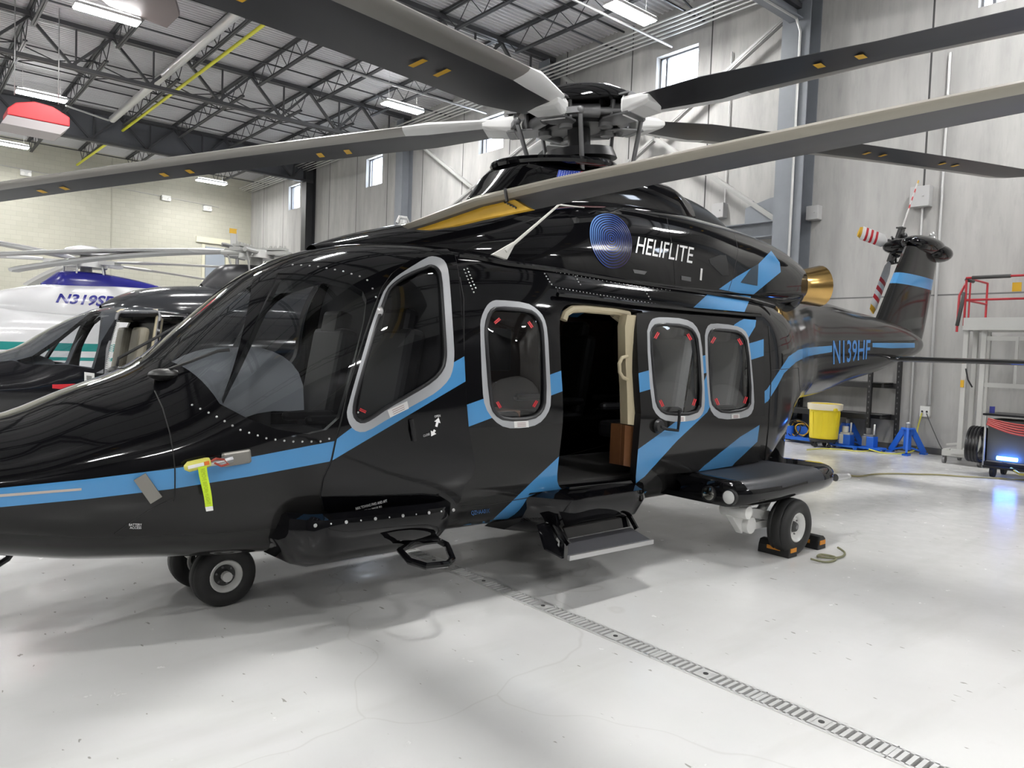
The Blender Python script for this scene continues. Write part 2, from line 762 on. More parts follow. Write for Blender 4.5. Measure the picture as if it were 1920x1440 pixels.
def floor_mat():
    m, nt, b = node_mat('white_epoxy_floor')
    tc = N(nt, 'ShaderNodeTexCoord').outputs['Object']
    n1 = noise(nt, tc, 0.55, 6)
    n2 = noise(nt, tc, 6, 6, 0.65)
    n3 = noise(nt, tc, 1.6, 4, 0.5, (0.5, 2.2, 1))
    c = mixc(nt, rng(nt, n1, .4, .75), (.70, .70, .69), (.63, .63, .615))
    c = mixc(nt, rng(nt, n3, .55, .8, 0, .5), c, (.54, .54, .515))
    c = mixc(nt, rng(nt, n2, .62, .85, 0, .35), c, (.42, .41, .38))
    # small scuffs
    n5 = noise(nt, tc, 26, 2, 0.5, (1, .35, 1))
    c = mixc(nt, rng(nt, n5, .715, .74, 0, .75), c, (.24, .23, .2))
    # hairline cracks
    v = N(nt, 'ShaderNodeTexVoronoi', feature='DISTANCE_TO_EDGE')
    v.inputs['Scale'].default_value = .22
    mp = N(nt, 'ShaderNodeMapping')
    mp.inputs['Rotation'].default_value = (0, 0, .4)
    nz = N(nt, 'ShaderNodeTexNoise')
    nz.inputs['Scale'].default_value = 1.1
    L(nt, tc, nz.inputs['Vector'])
    ad = N(nt, 'ShaderNodeMixRGB') if False else N(nt, 'ShaderNodeVectorMath', operation='ADD')
    L(nt, tc, ad.inputs[0])
    L(nt, nz.outputs['Color'], ad.inputs[1])
    L(nt, ad.outputs[0], mp.inputs['Vector'])
    L(nt, mp.outputs[0], v.inputs['Vector'])
    c = mixc(nt, rng(nt, v.outputs['Distance'], .0, .0022, .22, 0), c, (.4, .38, .35))
    L(nt, c, b.inputs['Base Color'])
    L(nt, rng(nt, n2, .35, .75, .16, .3), b.inputs['Roughness'])
    bp = N(nt, 'ShaderNodeBump')
    bp.inputs['Strength'].default_value = .12
    bp.inputs['Distance'].default_value = .02
    L(nt, noise(nt, tc, 2.2, 3), bp.inputs['Height'])
    L(nt, bp.outputs[0], b.inputs['Normal'])
    return m


def concrete_mat():
    m, nt, b = node_mat('precast_concrete')
    tc = N(nt, 'ShaderNodeTexCoord').outputs['Object']
    n1 = noise(nt, tc, 1.0, 5, .6, (1, 1.8, .25))
    n2 = noise(nt, tc, 3.0, 6, .65, (1, 2.4, .5))
    n3 = noise(nt, tc, .5, 3)
    c = mixc(nt, rng(nt, n1, .35, .7), (.45, .445, .43), (.325, .32, .31))
    c = mixc(nt, rng(nt, n2, .5, .8, 0, .5), c, (.25, .245, .24))
    c = mixc(nt, rng(nt, n3, .5, .8, 0, .4), c, (.27, .27, .265))
    # vertical panel joints every 2.42 m and the horizontal one
    sx = N(nt, 'ShaderNodeSeparateXYZ')
    L(nt, tc, sx.inputs[0])

    def joint(sock, period, off, w):
        a = N(nt, 'ShaderNodeMath', operation='ADD')
        a.inputs[1].default_value = -off
        L(nt, sock, a.inputs[0])
        p = N(nt, 'ShaderNodeMath', operation='PINGPONG')
        p.inputs[1].default_value = period / 2
        L(nt, a.outputs[0], p.inputs[0])
        q = N(nt, 'ShaderNodeMath', operation='LESS_THAN')
        q.inputs[1].default_value = w
        L(nt, p.outputs[0], q.inputs[0])
        return q.outputs[0]
    c = mixc(nt, joint(sx.outputs['Y'], 2.42, .95, .018), c, (.05, .05, .05))
    c = mixc(nt, joint(sx.outputs['Z'], 24, 2.93, .014), c, (.13, .13, .13))
    L(nt, c, b.inputs['Base Color'])
    b.inputs['Roughness'].default_value = .75
    return m


def block_mat():
    m, nt, b = node_mat('painted_block')
    tc = N(nt, 'ShaderNodeTexCoord').outputs['Object']
    sx = N(nt, 'ShaderNodeSeparateXYZ')
    L(nt, tc, sx.inputs[0])
    cb = N(nt, 'ShaderNodeCombineXYZ')
    L(nt, sx.outputs['X'], cb.inputs[0])
    L(nt, sx.outputs['Z'], cb.inputs[1])
    br = N(nt, 'ShaderNodeTexBrick')
    L(nt, cb.outputs[0], br.inputs['Vector'])
    br.inputs['Scale'].default_value = 1
    br.inputs['Brick Width'].default_value = .41
    br.inputs['Row Height'].default_value = .205
    br.inputs['Mortar Size'].default_value = .005
    br.inputs['Color1'].default_value = (.51, .50, .42, 1)
    br.inputs['Color2'].default_value = (.475, .465, .385, 1)
    br.inputs['Mortar'].default_value = (.38, .37, .31, 1)
    n1 = noise(nt, tc, .4, 4)
    c = mixc(nt, rng(nt, n1, .4, .75, 0, .5), br.outputs['Color'], (.39, .385, .325))
    L(nt, c, b.inputs['Base Color'])
    b.inputs['Roughness'].default_value = .6
    bp = N(nt, 'ShaderNodeBump')
    bp.inputs['Strength'].default_value = .4
    bp.inputs['Distance'].default_value = .01
    bp.invert = True
    L(nt, br.outputs['Fac'], bp.inputs['Height'])
    L(nt, bp.outputs[0], b.inputs['Normal'])
    return m


def room():
    st = dict(kind='structure')
    fm = floor_mat()
    # floor with a slot for the drain channel
    dx0, dx1 = 1.525, 1.675
    mb = MB()
    for a, b in ((XL, dx0), (dx1, XW)):
        mb.add([(a, YN, 0), (b, YN, 0), (b, YB, 0), (a, YB, 0)], [(0, 1, 2, 3)])
    mb.add([(dx0, YN, 0), (dx0, YB, 0), (dx0, YB, -.18), (dx0, YN, -.18)], [(0, 1, 2, 3)], 1)
    mb.add([(dx1, YN, 0), (dx1, YB, 0), (dx1, YB, -.18), (dx1, YN, -.18)], [(3, 2, 1, 0)], 1)
    mb.add([(dx0, YN, -.18), (dx1, YN, -.18), (dx1, YB, -.18), (dx0, YB, -.18)], [(0, 1, 2, 3)], 1)
    mb.box((-4, 7.5, -.4), (36, 55, .3))
    setp(mb.build('floor', [fm, mat('drain_dark', (.004, .004, .006), .8)], fixn=False), **st)
    # walls
    cm = concrete_mat()
    wins = [(28.15, 29.4), (20.73, 21.98), (13.38, 14.63), (6.16, 7.41), (-1.1, .22), (-8.3, -7.0)]
    wz = (7.98, 9.1)
    mb = MB()
    T = .3

    def seg(y0, y1, z0, z1):
        mb.box((XW + T / 2, (y0 + y1) / 2, (z0 + z1) / 2), (T, y1 - y0, z1 - z0))
    seg(YN, YB + .3, 0, wz[0])
    seg(YN, YB + .3, wz[1], ZR + .4)
    ys = sorted([YN, YB + .3] + [y for w in wins for y in w])
    for i in range(0, len(ys), 2): seg(ys[i], ys[i + 1], *wz)
    setp(mb.build('wall_right', cm, fixn=False), **st)
    bmt = block_mat()
    mb = MB()
    mb.box(((XL + XW) / 2, YB + .15, (ZR + .4) / 2), (XW - XL, .3, ZR + .4))
    setp(mb.build('wall_back', bmt, fixn=False), **st)
    mb = MB()
    mb.box((XL - .15, (YN + YB) / 2, (ZR + .4) / 2), (.3, YB - YN + .6, ZR + .4))
    setp(mb.build('wall_left', mat('left_panel', (.12, .12, .12), .6), fixn=False), **st)
    mb = MB()
    mb.box(((XL + XW) / 2, YN - .15, (ZR + .4) / 2), (XW - XL, .3, ZR + .4))
    setp(mb.build('wall_front', mat('front_panel', (.07, .07, .075), .5), fixn=False), **st)
    # roof deck: ribbed steel
    dm = mat('roof_deck_paint', (.56, .56, .57), .45, noise=(.8, .4, (.48, .48, .49)))
    rows = []
    y = YN - .3
    zz = [(0, 0), (.045, 0), (.06, .05), (.135, .05), (.15, 0)]
    prof = []
    while y < YB + .3:
        for a, b in zz[:-1]: prof.append((y + a, ZR + b))
        y += .15
    mb = MB()
    mb.grid([[Vector((x, p[0], p[1])) for p in prof] for x in (XL - .3, XW + .3)], smooth=False)
    mb.box(((XL + XW) / 2, (YN + YB) / 2, ZR + .35), (XW - XL + .6, YB - YN + .6, .3))
    setp(mb.build('ceiling', dm, fixn=False), **st)
    # windows
    fmat = mat('window_frame_grey', (.16, .165, .18), .4)
    gm = glass('window_pane', (.95, .96, .97), .05)
    for k, (a, b) in enumerate(wins):
        e = MB()
        x = XW + .2
        for yy in (a + .02, b - .02): e.box((x, yy, sum(wz) / 2), (.08, .04, wz[1] - wz[0]))
        for z in (wz[0] + .02, wz[1] - .02): e.box((x, (a + b) / 2, z), (.08, b - a, .04))
        e.box((x, b - .2, sum(wz) / 2), (.09, .06, wz[1] - wz[0]))
        o = setp(e.build('window_%d' % (k + 1), fmat, fixn=False), **st)
        g = MB()
        g.box((x, (a + b) / 2, sum(wz) / 2), (.012, b - a - .06, wz[1] - wz[0] - .06))
        g.build('pane', gm, o)
    # base board seam of the right wall
    mb = MB()
    mb.box((XW - .01, (YN + YB) / 2, .06), (.02, YB - YN, .12))
    setp(mb.build('baseboard_right', mat('dark_base', (.09, .09, .09), .6), fixn=False), **st)
    # steel: columns, girders, joists, bracing
    sm = mat('grey_steel_paint', (.20, .215, .24), .45, noise=(2, .5, (.15, .16, .18)))
    dk = mat('dark_steel_paint', (.035, .036, .04), .5)
    dk2 = mat('girder_steel', (.05, .051, .056), .5)
    for k, y in enumerate((26.7, 18.75, 11.1, 3.42, -4.2)):
        m_ = MB()
        x = XW - .24
        m_.box((x, y, 4.95), (.42, .018, 9.9))
        for s in (-1, 1): m_.box((x + s * .215, y, 4.95), (.02, .62 if y < 5 else .45, 9.9))
        m_.box((x, y, .015), (.55, .5, .03))
        setp(m_.build('steel_column', sm if y < 20 else dk, fixn=False), **st)
    cols = [-11.8, -4.2, 3.42, 11.1, 18.68, 26.65]
    for y in cols:
        g = MB()
        xa, xb = XL, XW - .1
        g.box(((xa + xb) / 2, y - .06, 9.98), (xb - xa, .09, .12))
        g.box(((xa + xb) / 2, y + .06, 9.98), (xb - xa, .09, .12))
        g.box(((xa + xb) / 2, y - .06, 8.88), (xb - xa, .09, .1))
        g.box(((xa + xb) / 2, y + .06, 8.88), (xb - xa, .09, .1))
        k = -11
        while True:
            xt = 1.35 + 1.955 * k
            if xt > XW - .6: break
            k += 1
            if xt < XL: continue
            g.bar((xt, y, 9.93), (xt + .98, y, 8.93), .09, .07)
            g.bar((xt + .98, y, 8.93), (min(xt + 1.955, xb), y, 9.93), .09, .07)
            g.bar((xt + 1.08, y, 8.93), (xt + 1.08, y, 9.93), .045, .045)
        setp(g.build('roof_girder', dk2, fixn=False), **st)
        if y == 26.65:
            g = MB()
            g.box(((xa + xb) / 2, y + .16, 9.45), (xb - xa, .02, 1.1))
            setp(g.build('draft_curtain', mat('curtain_grey', (.11, .115, .13), .5), fixn=False), **st)
    proto = {}
    spans = [(-4.2, 3.42), (3.42, 11.1), (11.1, 18.68), (18.68, 26.65), (26.65, YB)]
    for (a, b) in spans:
        for k in range(-4, 6):
            x = 1.35 + 1.955 * k
            if (a, b) not in proto:
                g = MB()
                g.box((x - .035, (a + b) / 2, 10.075), (.05, b - a, .07))
                g.box((x + .035, (a + b) / 2, 10.075), (.05, b - a, .07))
                g.box((x - .03, (a + b) / 2, 9.5), (.045, b - a - 1.3, .05))
                g.box((x + .03, (a + b) / 2, 9.5), (.045, b - a - 1.3, .05))
                n = 12
                w = (b - a - 1.3) / n
                pts = [(x, a + .1, 10.06)]
                for i in range(n + 1): pts.append((x, a + .65 + i * w, 9.52 if i % 2 == 0 else 10.06))
                pts.append((x, b - .1, 10.06))
                g.tube(pts, .014, 5)
                o = g.build('roof_joist', dk, fixn=False)
                o['x0'] = x
                proto[(a, b)] = o
                x0 = x
            else:
                o = proto[(a, b)].copy()
                COL.objects.link(o)
                o.location.x = x - proto[(a, b)]['x0']
            setp(o, **st)
    for o in proto.values(): del o['x0']
    for (a, b) in spans:
        for t in (.33, .66):
            y = a + (b - a) * t
            g = MB()
            for z in (10.03, 9.5): g.bar((-8, y, z), (XW - .05, y, z), .035, .035)
            if t == .33:
                for k in range(-4, 6):
                    x = 1.35 + 1.955 * k
                    if x + 1.955 < XW:
                        g.bar((x, y, 10.03), (x + 1.955, y, 9.5), .03, .03)
                        g.bar((x, y, 9.5), (x + 1.955, y, 10.03), .03, .03)
            setp(g.build('joist_bridging', dk, fixn=False), **st)
    # wall bracing
    xb = XW - .28

    def brace(p, q):
        g = MB()
        for s in (-1, 1):
            g.bar((xb + s * .03, p[0], p[1]), (xb + s * .03, q[0], q[1]), .05, .10, up=(0, 0, 1))
        g.bar((xb - .06, p[0], p[1]), (xb - .06, q[0], q[1]), .015, .035, mi=0)
        setp(g.build('cross_brace', sm2, fixn=False), **st)
    sm2 = mat('brace_paint', (.36, .36, .35), .45)
    brace((3.55, 8.95), (11.0, 4.85))
    brace((3.55, 4.48), (11.0, 9.7))
    brace((11.2, 8.05), (18.6, 5.3))
    brace((11.2, 4.8), (18.6, 9.4))
    g = MB()
    for z in (4.27, 4.58): g.box((xb, 7.26, z), (.3, 7.4, .02))
    g.box((xb, 7.26, 4.43), (.02, 7.4, .3))
    setp(g.build('wall_girt', sm, fixn=False), **st)
    g = MB()
    g.prism([(xb - .02, 3.6, 4.6), (xb - .02, 4.5, 4.6), (xb - .02, 4.5, 4.95), (xb - .02, 3.9, 5.1), (xb - .02, 3.6, 5.1)], (.03, 0, 0))
    for i in range(5): g.cyl((xb - .05, 3.75 + i * .14, 4.66 + i * .1), (xb - .02, 3.75 + i * .14, 4.66 + i * .1), .025, n=6)
    setp(g.build('gusset_plate', sm, fixn=False), **st)
    # beam running to the near column
    g = MB()
    for z in (8.62, 8.98): g.box((9.6, 3.42, z), (6.7, .3, .025))
    g.box((9.6, 3.42, 8.8), (6.7, .02, .36))
    setp(g.build('roof_beam', sm, fixn=False), **st)
    # door and lintel in the block wall
    g = MB()
    g.box((11.35, YB - .02, 5.2), (.95, .06, 2.4))
    o = setp(g.build('door_1', mat('door_bluegrey', (.33, .37, .42), .4), fixn=False), **st)
    g = MB()
    g.box((11.35, YB - .05, 6.72), (1.9, .1, .28))
    g.box((10.76, YB - .04, 5.2), (.14, .08, 2.6))
    g.box((11.94, YB - .04, 5.2), (.14, .08, 2.6))
    setp(g.build('trim_1', mat('block_cream', (.66, .64, .5), .6), fixn=False), **st)
    g = MB()
    g.box((6.6, YB - .012, 5), (.05, .02, 10))
    setp(g.build('trim_2', mat('block_joint', (.42, .41, .34), .6), fixn=False), **st)


def services():
    """lights, pipes, boxes and heater under the roof"""
    al = mat('galvanised_pipe', (.50, .50, .50), .35, .6)
    lm = mat('lamp_face', (1, 1, 1), .5, emit=((1, .99, .975), 86.0))
    hm = mat('lamp_housing', (.6, .6, .6), .4)
    lab = {(2.37, 14.7): 'white linear hangar light at the upper left, nearest the ceiling fan heater',
           (10.75, 6.2): 'brightest linear hangar light, hung just before the near high window',
           (10.65, 15.25): 'linear hangar light hung above the left rotor blade by a middle window',
           (2.2, 22.7): 'linear hangar light hung right above the red unit heater',
           (2.2, 30.6): 'linear hangar light cut by the left edge, before the block wall',
           (10.1, 31.0): 'small far linear hangar light over the corner of the block wall'}
    proto = None
    spots = list(lab) + [(x, y) for x in (-6.1, -14.4) for y in (-17, -9.5, -1.6, 6.2, 14.7, 22.7, 30.6)] + [(x, y) for x in (2.3, 10.7) for y in (-17, -9.5, -1.6)] + [(2.3, 6.4)]
    for (x, y) in spots:
        t = empty('hangar_light', (x, y, 9.0), lab.get((x, y), 'long white hangar light hung from the roof outside the view'), 'light', 'hangar lights')
        if proto is None:
            h = MB()
            h.box((x, y, 9.06), (1.36, .38, .07))
            h.prism([(x - .5, y - .1, 9.095), (x + .5, y - .1, 9.095), (x + .5, y + .1, 9.095), (x - .5, y + .1, 9.095)], (0, 0, .06))
            for s in (-.5, .5): h.cyl((x + s, y, 9.13), (x + s, y, 10.05), .006, n=5)
            a = h.build('housing', hm, t, fixn=False)
            d = MB()
            for s in (-1, 1):
                d.box((x, y + s * .092, 9.012), (1.3, .15, .026))
            for s in (-1, 1): d.box((x, y + s * .15, 9.102), (1.3, .05, .012), mi=1)  # added glow strips on the housing top, to brighten the roof deck
            b = d.build('lamp_panel', [lm, mat('added_uplight', (1, 1, 1), .5, emit=((1, .99, .975), 9.0))], t, fixn=False)
            proto = (a, b, Vector((x, y, 0)))
        else:
            for o in proto[:2]:
                c = o.copy()
                COL.objects.link(c)
                c.parent = t
                c.matrix_parent_inverse = o.matrix_parent_inverse.copy()
    # red unit heater
    t = empty('unit_heater', (1.5, 17.8, 7.2), 'red and grey unit heater hung under a bright light at the upper left', 'heater')
    m = MB()
    hp = lambda u, v: at(u, v, 'y', 17.4)
    m.prism([hp(14, 214), hp(131, 237), hp(131, 220), hp(100, 200), (hp(65, 190) + Vector((0, 0, .0))), hp(30, 192), hp(14, 202)], (0, .9, 0))
    m.build('body', mat('heater_red', (.62, .03, .04), .35), t, bevel=.02)
    m = MB()
    m.prism([hp(14, 215), hp(131, 238), hp(113, 252), hp(2, 230)], (0, .9, 0))
    m.build('hood', mat('heater_grey', (.34, .31, .31), .5), t)
    m = MB()
    for x in (.95, 1.9): m.cyl((x, 17.85, 7.6), (x, 17.85, 10.05), .012, n=6)
    m.build('hanger', al, t)
    # brown return air panel by the near light
    m = MB()
    m.prism([at(u_, v_, 'z', 9.1) for u_, v_ in ((120, -60), (205, 12), (313, 53), (337, 30), (310, -60))], (0, 0, .12))
    setp(m.build('air_baffle', mat('baffle_brown', (.12, .095, .095), .5), bevel=.01), 'brown rectangular air baffle plate tucked under the roof joists', 'baffle')
    # pipes
    ym = mat('gas_yellow', (.62, .62, .03), .4)

    def pipe(pts, r, m_, nm, label, cat='pipe', group=None):
        g = MB()
        g.tube(pts, r, 10)
        return setp(g.build(nm, m_), label, cat, group)
    pipe([(5.58, 12.5, 9.43), (5.33, 26.5, 9.43)], .05, ym, 'gas_pipe', 'long yellow gas pipe running under the joists at the upper left')
    pipe([(5.28, 28.4, 9.36), (5.13, 33.9, 9.36)], .05, ym, 'gas_pipe', 'short yellow gas pipe meeting the cream block wall')
    pipe([(4.75, 12.6, 9.3), (4.6, 24.7, 9.3)], .12, al, 'flue_duct', 'grey round flue pipe left of the yellow gas pipe', 'duct')
    pipe([(2.95, 23.3, 9.06), (4.45, 24.55, 9.2)], .03, al, 'conduit', 'thin conduit running from the heater light to the flue end')
    for i in range(5):
        pipe([(XW - .33 - i * .13, 3.9, 9.35 + i * .03), (XW - .33 - i * .13, 33.5, 9.35 + i * .03)], .026, al, 'conduit',
             'one of five parallel grey conduits along the top of the window wall', group='wall top conduits')
    pipe([(7.0, 6.9, 9.2), (13.1, 6.9, 9.2)], .03, al, 'conduit', 'grey conduit reaching the near high window from the brightest light')
    pipe([(7.0, 14.2, 9.2), (13.1, 14.2, 9.2)], .03, al, 'conduit', 'grey conduit reaching the middle high window from its light')
    pipe([(XW - .05, .61, 0.9), (XW - .05, .61, 7.3)], .025, al, 'conduit', 'vertical grey conduit down the concrete wall above the jacks')
    pipe([(XW - .5, 3.3, .3), (XW - .5, 3.3, 8.35), (XW - .6, 3.35, 8.6), (10, 3.4, 8.6)], .028, al, 'conduit', 'bright vertical conduit strapped to the near steel column')
    pipe([(XW - .05, .93, .1), (XW - .05, .93, 4.6)], .022, al, 'conduit', 'thin conduit dropping from the wall box above the tail fin')
    bx = mat('box_grey', (.42, .42, .42), .4)
    for (y, z, s, lb) in ((.95, 4.75, .34, 'grey wall box behind the upper tail rotor blade'), (3.02, 4.7, .26, 'grey wall box just right of the near steel column'),
                          (5.3, 5.02, .3, 'grey wall box under the slanting brace left of the column')):
        g = MB()
        g.box((XW - .09, y, z), (.18, s, s * 1.1))
        g.cyl((XW - .2, y - s * .2, z), (XW - .18, y - s * .2, z), .02, n=8)
        setp(g.build('junction_box', bx, bevel=.012), lb, 'electrical box')
    pipe([(XW - .05, 5.2, 5.2), (XW - .05, 5.2, 8.6)], .018, al, 'conduit', 'thin conduit rising from the box under the brace')
    # emergency lamps on the block wall
    for (x, z, lb) in ((8.95, 8.5, 'white emergency lamp on the block wall below the far light'), (10.9, 8.3, 'small white box on the block wall near its right corner'),
                       (3.2, 8.66, 'white lamp box on the block wall near the left edge')):
        t = empty('emergency_lamp', (x, YB - .05, z), lb, 'emergency light')
        g = MB()
        g.box((x, YB - .07, z), (.42, .14, .26))
        g.build('case', mat('case_white', (.72, .72, .7), .4), t, bevel=.015)
        g = MB()
        for s in (-.13, .13): g.cyl((x + s, YB - .14, z - .03), (x + s, YB - .2, z - .05), .07, .08, n=10)
        g.build('lamp_head', mat('lamp_white', (.85, .85, .82), .25), t)
    pipe([(2.0, YB - .04, 8.85), (11.5, YB - .04, 8.45)], .014, al, 'conduit', 'thin conduit joining the lamps across the cream block wall')
    # drain grate
    dx0, dx1 = 1.525, 1.675
    gm = mat('grate_metal', (.62, .62, .61), .35, .2)
    sc = mat('screw_dark', (.05, .05, .05), .4)
    y0 = -.76
    for k in range(-10, 12):
        ya = y0 - .607 * k + .3     # one grate every 0.607 m
        g = MB()
        z0, z1 = -.025, .003
        zc, h = (z0 + z1) / 2, z1 - z0
        g.box((dx0 + .012, ya - .303, zc), (.024, .6, h))
        g.box((dx1 - .012, ya - .303, zc), (.024, .6, h))
        n = 16
        for i in range(n + 1):
            yy = ya - .003 - i * (.6 / n)
            w = .0195 if i not in (8,) else .06
            g.box(((dx0 + dx1) / 2, min(max(yy, ya - .595), ya - .01), zc), (.115, w, h))
        t = setp(g.build('drain_grate', gm, fixn=False), 'slotted metal drain grate set in the white floor, one of a long row', 'drain grate', 'floor drain grates')
        s = MB()
        s.cyl(((dx0 + dx1) / 2, ya - .303, z1 - .001), ((dx0 + dx1) / 2, ya - .303, z1 + .003), .014, n=10)
        s.build('screw', sc, t)
# ------------------------------------------------------------------ the black helicopter
FUS = [  # x, half width, z top, z bottom, z widest, n top, n bottom
    (-1.98, .02, .86, .82, .84, 2, 2), (-1.95, .14, .93, .74, .84, 2, 2), (-1.88, .25, .99, .66, .84, 2, 2),
    (-1.75, .37, 1.04, .59, .84, 2, 2), (-1.5, .52, 1.09, .52, .85, 2.1, 2.2), (-1.1, .68, 1.17, .46, .87, 2.15, 2.4),
    (-.8, .78, 1.30, .41, .90, 2.15, 2.6), (-.45, .87, 1.45, .38, .95, 2.15, 2.8), (-.2, .92, 1.67, .36, 1.0, 2.15, 3),
    (0, .96, 1.86, .35, 1.05, 2.2, 3.1), (.25, 1.0, 2.07, .34, 1.08, 2.3, 3.2), (.55, 1.04, 2.22, .34, 1.1, 2.5, 3.3),
    (.85, 1.07, 2.30, .34, 1.12, 2.8, 3.4), (1.2, 1.10, 2.34, .34, 1.13, 3.2, 3.5), (1.9, 1.13, 2.37, .34, 1.15, 3.6, 3.5),
    (4.6, 1.13, 2.37, .36, 1.15, 3.6, 3.5), (5.0, 1.08, 2.36, .52, 1.25, 3.4, 3.2), (5.5, .92, 2.35, .84, 1.45, 3, 2.9),
    (6.1, .70, 2.36, 1.02, 1.6, 2.8, 2.7), (6.6, .56, 2.38, 1.12, 1.7, 2.6, 2.5), (7.3, .48, 2.38, 1.20, 1.75, 2.5, 2.4),
    (8.2, .41, 2.33, 1.36, 1.8, 2.4, 2.3), (8.9, .36, 2.29, 1.47, 1.84, 2.4, 2.3), (9.8, .28, 2.22, 1.64, 1.88, 2.3, 2.2),
    (10.5, .17, 2.12, 1.76, 1.92, 2.2, 2.1), (10.8, .09, 2.04, 1.84, 1.94, 2, 2), (10.9, .02, 1.97, 1.91, 1.94, 2, 2)]
COWL = [
    (.62, .10, 2.27, 2.15, 2.2, 2, 2), (.72, .26, 2.31, 2.1, 2.2, 2.1, 2), (.9, .44, 2.38, 2.05, 2.2, 2.2, 2), (1.15, .60, 2.46, 2.0, 2.2, 2.3, 2),
    (1.6, .78, 2.59, 2.0, 2.2, 2.4, 2), (2.1, .88, 2.74, 2.0, 2.2, 2.5, 2), (2.7, .93, 2.88, 2.0, 2.2, 2.5, 2),
    (3.3, .95, 2.95, 2.0, 2.2, 2.5, 2), (4.0, .94, 2.98, 2.0, 2.22, 2.5, 2), (4.7, .89, 2.96, 2.02, 2.25, 2.6, 2),
    (5.2, .84, 2.92, 2.06, 2.3, 2.7, 2.2), (5.6, .79, 2.85, 2.12, 2.35, 2.8, 2.4), (5.9, .74, 2.74, 2.18, 2.4, 2.8, 2.6)]
MASTF = [
    (2.02, .24, 2.84, 2.5, 2.6, 3, 2), (2.12, .30, 2.95, 2.5, 2.65, 3, 2), (2.26, .36, 3.11, 2.5, 2.7, 3.2, 2), (2.4, .40, 3.16, 2.5, 2.7, 3.4, 2),
    (3.4, .44, 3.25, 2.5, 2.7, 3.4, 2), (4.1, .42, 3.27, 2.5, 2.7, 3, 2), (4.4, .38, 3.2, 2.5, 2.7, 2.8, 2)]
LW1o = [(932.5, 562), (987, 567), (1007, 579), (1020, 594), (1027, 620), (1031, 697), (1034, 755), (1027, 777), (1010, 796), (982, 803), (948, 803), (926, 789), (909, 763), (904.5, 732), (900, 614), (902, 595), (911.5, 574), (921, 565)]
LW1i = [(931, 577), (992, 582), (1007, 592), (1016, 610), (1019, 660), (1022.6, 749), (1015.6, 772), (998.7, 784.5), (948, 787), (928, 774.6), (920, 752), (911.5, 637), (911.5, 609), (919, 585)]
LW2o = [(1239, 594), (1284, 597), (1304, 608), (1315, 632), (1320.6, 714), (1322, 764), (1315, 781), (1298, 790), (1253, 791), (1233, 781), (1221, 759), (1212, 626.5), (1218, 604), (1226, 596)]
LW2i = [(1239, 607), (1284, 610), (1301, 621), (1309, 641), (1316, 757), (1304, 776), (1253, 777), (1236, 767), (1229, 747.5), (1219, 629), (1225, 612.5)]
LW3o = [(1335, 606), (1377, 610), (1396.5, 618), (1405, 635), (1415, 747.5), (1412, 773), (1399, 784), (1351.5, 787), (1335, 776), (1328, 753), (1320.6, 635), (1325, 612.5)]
LW3i = [(1340, 617), (1377, 620), (1392, 626.5), (1401, 643), (1409, 753), (1399, 768.6), (1357, 774), (1337.5, 761.5), (1333, 744.7), (1328, 640.6), (1330, 624)]
CWo = [(800, 485), (813, 483), (829.6, 488), (838, 500.6), (842, 528), (850, 655), (850, 671), (848, 691.6), (840.6, 712), (819, 734), (787.5, 752.5), (728, 784), (687.5, 809), (669, 810), (655, 799), (648, 777.5), (651.6, 759), (682, 655), (694, 614), (713, 561.5), (721, 544), (737.5, 525), (756.5, 511.5)]
CWi = [(801, 502), (810.6, 500.6), (820, 506), (825.5, 517), (829.6, 582), (834, 655), (834, 671), (829.7, 691.6), (811, 713), (772, 737), (725, 763), (694, 785), (678, 791.6), (665.6, 785), (661.7, 769.7), (667, 740), (692, 655), (705, 609), (716, 578), (726.7, 546.7), (740, 533), (762, 518)]
CDOOR = [(792, 480), (815, 471), (838, 470), (852, 482), (858, 510), (862, 560), (868, 650), (872, 740), (877, 802), (890, 871), (886, 889), (866, 915), (862, 935), (855, 948), (840, 952), (662, 972), (626, 970), (606, 953), (601, 926), (606, 896), (622, 862), (630, 824), (640, 790), (652, 735), (676, 655), (699, 585), (716, 542), (735, 515), (765, 493)]
OPENING = [(1050, 592), (1055, 577), (1067, 569), (1090, 569), (1180, 579), (1212, 584), (1218, 740), (1212, 905), (1150, 908), (1058, 920), (1048, 913), (1044, 898), (1047.5, 860), (1052, 825), (1056, 785), (1055, 735), (1052, 695), (1049, 620)]
SDOOR = [(1194, 587), (1310, 590), (1430, 601), (1433, 640), (1434, 781), (1422, 866), (1300, 885), (1232, 890), (1215, 905), (1192.6, 917), (1192, 894), (1197, 837), (1202, 776), (1197, 697), (1194, 620)]


